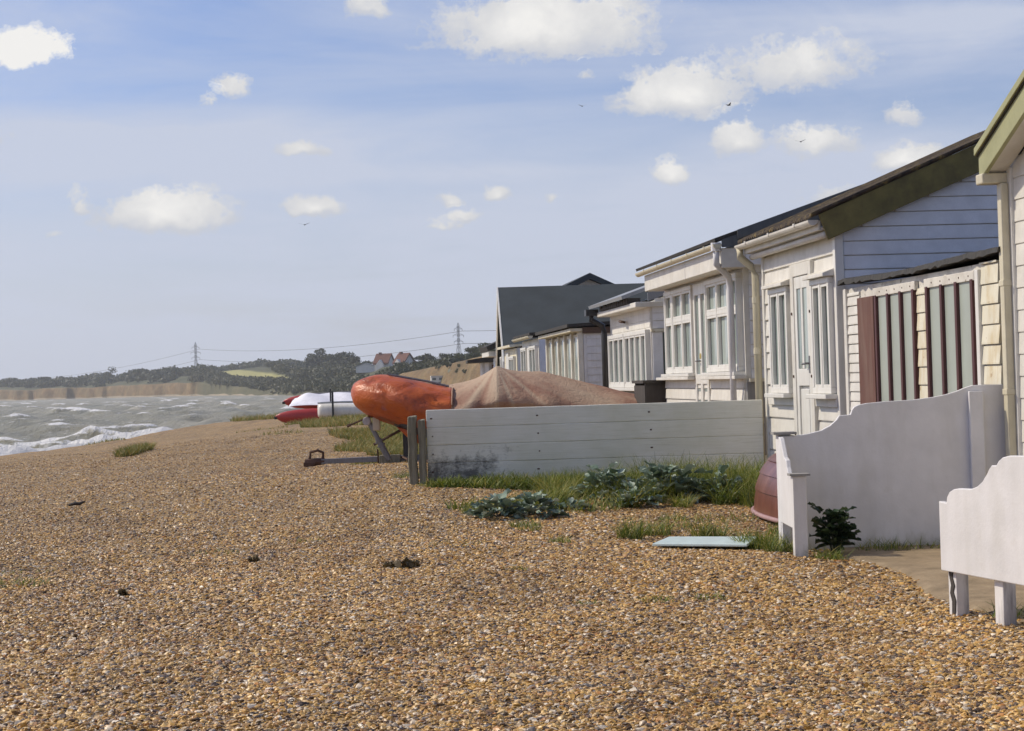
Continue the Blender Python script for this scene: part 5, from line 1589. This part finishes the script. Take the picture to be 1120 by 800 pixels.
# thin veil of high cloud, denser low down and in long level bands
cmb = nt.nodes.new('ShaderNodeCombineXYZ'); nt.links.new(az, cmb.inputs[0]); nt.links.new(el, cmb.inputs[1])
def sc2(v, s):
    m = nt.nodes.new('ShaderNodeVectorMath'); m.operation = 'MULTIPLY'; nt.links.new(v, m.inputs[0]); m.inputs[1].default_value = s; return m.outputs[0]
band = noise(nt, sc2(cmb.outputs[0], (2.2, 15, 1)), 1.0, 6, .6, .5)
band2 = noise(nt, sc2(cmb.outputs[0], (7, 26, 1)), 1.0, 6, .62, .8)
lowf = ramp(nt, math_(nt, 'MULTIPLY', el, 4.0), [(0, .97), (.30, .82), (.50, .45), (.68, .16), (.85, .03), (1, .0)])
veil = math_(nt, 'ADD', lowf, math_(nt, 'MULTIPLY', math_(nt, 'SUBTRACT', band, .45), 2.5))
veil = math_(nt, 'ADD', veil, math_(nt, 'MULTIPLY', math_(nt, 'SUBTRACT', band2, .5), .7), True)
for (u, v, ru, rv, wgt) in ((960,40,330,55,.75), (120,165,420,55,.7), (900,205,260,75,.6), (620,10,300,45,.5), (480,190,200,16,.35), (60,20,160,40,.3)):
    a_, b_ = ray(u, v); a0 = math.atan(a_); e0 = math.atan(b_*math.cos(a0))
    dv = nt.nodes.new('ShaderNodeVectorMath'); dv.operation = 'SUBTRACT'; nt.links.new(cmb.outputs[0], dv.inputs[0]); dv.inputs[1].default_value = (a0, e0, 0)
    lv = nt.nodes.new('ShaderNodeVectorMath'); lv.operation = 'LENGTH'; nt.links.new(sc2(dv.outputs[0], (2000/ru, 2000/rv, 0)), lv.inputs[0])
    pv_ = math_(nt, 'MULTIPLY', math_(nt, 'SUBTRACT', 1.0, lv.outputs['Value'], True), wgt)
    veil = math_(nt, 'ADD', veil, math_(nt, 'MULTIPLY', pv_, math_(nt, 'MULTIPLY', math_(nt, 'ADD', band2, .1), 1.8)), True)
VEIL = (.585, .635, .765)
skc = mix(nt, math_(nt, 'MULTIPLY', veil, .92), skc, VEIL)
# separate fair weather clouds
CL = [(28,50,48,26,1), (402,6,30,16,.7), (600,26,135,46,1), (745,100,76,38,1), (868,68,95,34,.62), (808,150,34,24,.9), (735,188,23,21,.85), (893,154,52,22,.62), (990,127,22,15,.55), (995,174,38,20,.95),
      (257,95,22,15,.5), (228,112,12,9,.3), (332,163,27,11,.8), (182,230,84,32,1), (86,222,16,19,.5), (345,226,37,13,.95), (490,216,14,11,.7), (545,213,16,11,.8), (505,235,22,9,.6), (485,243,20,8,.5), (601,214,9,7,.45), (905,212,34,16,.4),
      (640,80,10,8,.3), (55,259,8,5,.35), (-60,150,60,25,.8), (1180,120,70,30,.8), (1250,200,60,22,.8), (520,-80,120,40,.9), (900,-120,150,50,.8)]
w1 = noise(nt, sc2(cmb.outputs[0], (1, 1.25, 1)), 50, 10, .70)
w2 = noise(nt, sc2(cmb.outputs[0], (1, 1.2, 1)), 34, 6, .62, .3)
wc = N(nt, 'ShaderNodeTexNoise'); wc.inputs['Scale'].default_value = 48; wc.inputs['Detail'].default_value = 4; nt.links.new(cmb.outputs[0], wc.inputs['Vector'])
wv = nt.nodes.new('ShaderNodeVectorMath'); wv.operation = 'SUBTRACT'; nt.links.new(wc.outputs['Color'], wv.inputs[0]); wv.inputs[1].default_value = (.5, .5, .5)
ws = nt.nodes.new('ShaderNodeVectorMath'); ws.operation = 'MULTIPLY_ADD'; nt.links.new(wv.outputs[0], ws.inputs[0]); ws.inputs[1].default_value = (.018, .014, 0); nt.links.new(cmb.outputs[0], ws.inputs[2])
acc = None; accb = None
for (u, v, ru, rv, wgt) in CL:
    a, b = ray(u, v); a0 = math.atan(a); e0 = math.atan(b*math.cos(a0))
    d = nt.nodes.new('ShaderNodeVectorMath'); d.operation = 'SUBTRACT'; nt.links.new(ws.outputs[0], d.inputs[0]); d.inputs[1].default_value = (a0, e0 - rv/2000*.25, 0)
    q = sc2(d.outputs[0], (2000/(ru*1.06), 2000/(rv*1.2), 0))
    q2 = sc2(q, (-1, -1.9, 0)); mx = nt.nodes.new('ShaderNodeVectorMath'); mx.operation = 'MAXIMUM'; nt.links.new(q, mx.inputs[0]); nt.links.new(q2, mx.inputs[1])
    l = nt.nodes.new('ShaderNodeVectorMath'); l.operation = 'LENGTH'; nt.links.new(mx.outputs[0], l.inputs[0])
    sy = nt.nodes.new('ShaderNodeSeparateXYZ'); nt.links.new(q, sy.inputs[0])
    val = math_(nt, 'MULTIPLY', math_(nt, 'SUBTRACT', 1.0, l.outputs['Value']), wgt)
    lit = math_(nt, 'ADD', val, math_(nt, 'MULTIPLY', sy.outputs[1], .55))
    lit = math_(nt, 'ADD', math_(nt, 'MULTIPLY', math_(nt, 'GREATER_THAN', val, -.35), 4.0), lit)
    accb = lit if accb is None else math_(nt, 'MAXIMUM', accb, lit)
    acc = val if acc is None else math_(nt, 'MAXIMUM', acc, val)
bil = math_(nt, 'ABSOLUTE', math_(nt, 'SUBTRACT', noise(nt, sc2(cmb.outputs[0], (1, 1.15, 1)), 95, 4, .6), .5))
dens = math_(nt, 'ADD', acc, math_(nt, 'MULTIPLY', math_(nt, 'SUBTRACT', w1, .5), 1.3))
dens = math_(nt, 'ADD', dens, math_(nt, 'MULTIPLY', math_(nt, 'SUBTRACT', .10, bil), 1.0))
alpha = ramp(nt, dens, [(.05, 0), (.16, .40), (.36, .97)], 'EASE')
tone = math_(nt, 'ADD', math_(nt, 'SUBTRACT', accb, 4.0), math_(nt, 'MULTIPLY', math_(nt, 'SUBTRACT', w2, .5), 1.3))
ccol = ramp(nt, tone, [(.10, (.60,.625,.69)), (.50, (.74,.74,.745)), (1.0, (.93,.915,.885))])
skc = mix(nt, alpha, skc, ccol)
nt.links.new(skc, bg.inputs['Color']); bg.inputs['Strength'].default_value = 1.0

cam = bpy.data.cameras.new('camera'); co = bpy.data.objects.new('camera', cam); col.objects.link(co); sc.camera = co
cam.sensor_fit = 'HORIZONTAL'; cam.sensor_width = 36; cam.lens = 36*2000/1120; cam.clip_end = 6000; cam.clip_start = .1
co.matrix_world = Matrix.Translation((0, 0, EYE)) @ Matrix.Rotation(PI/2 + math.atan(.008), 4, 'X') @ Matrix.Rotation(-ROLL, 4, 'Z')

vs = sc.view_settings; vs.view_transform = 'Standard'; vs.look = 'None'; vs.gamma = 1; vs.exposure = -.03
vs.use_curve_mapping = False
try:
    sc.cycles.volume_bounces = 1; sc.cycles.max_bounces = 6; sc.cycles.use_denoising = True
except Exception: pass
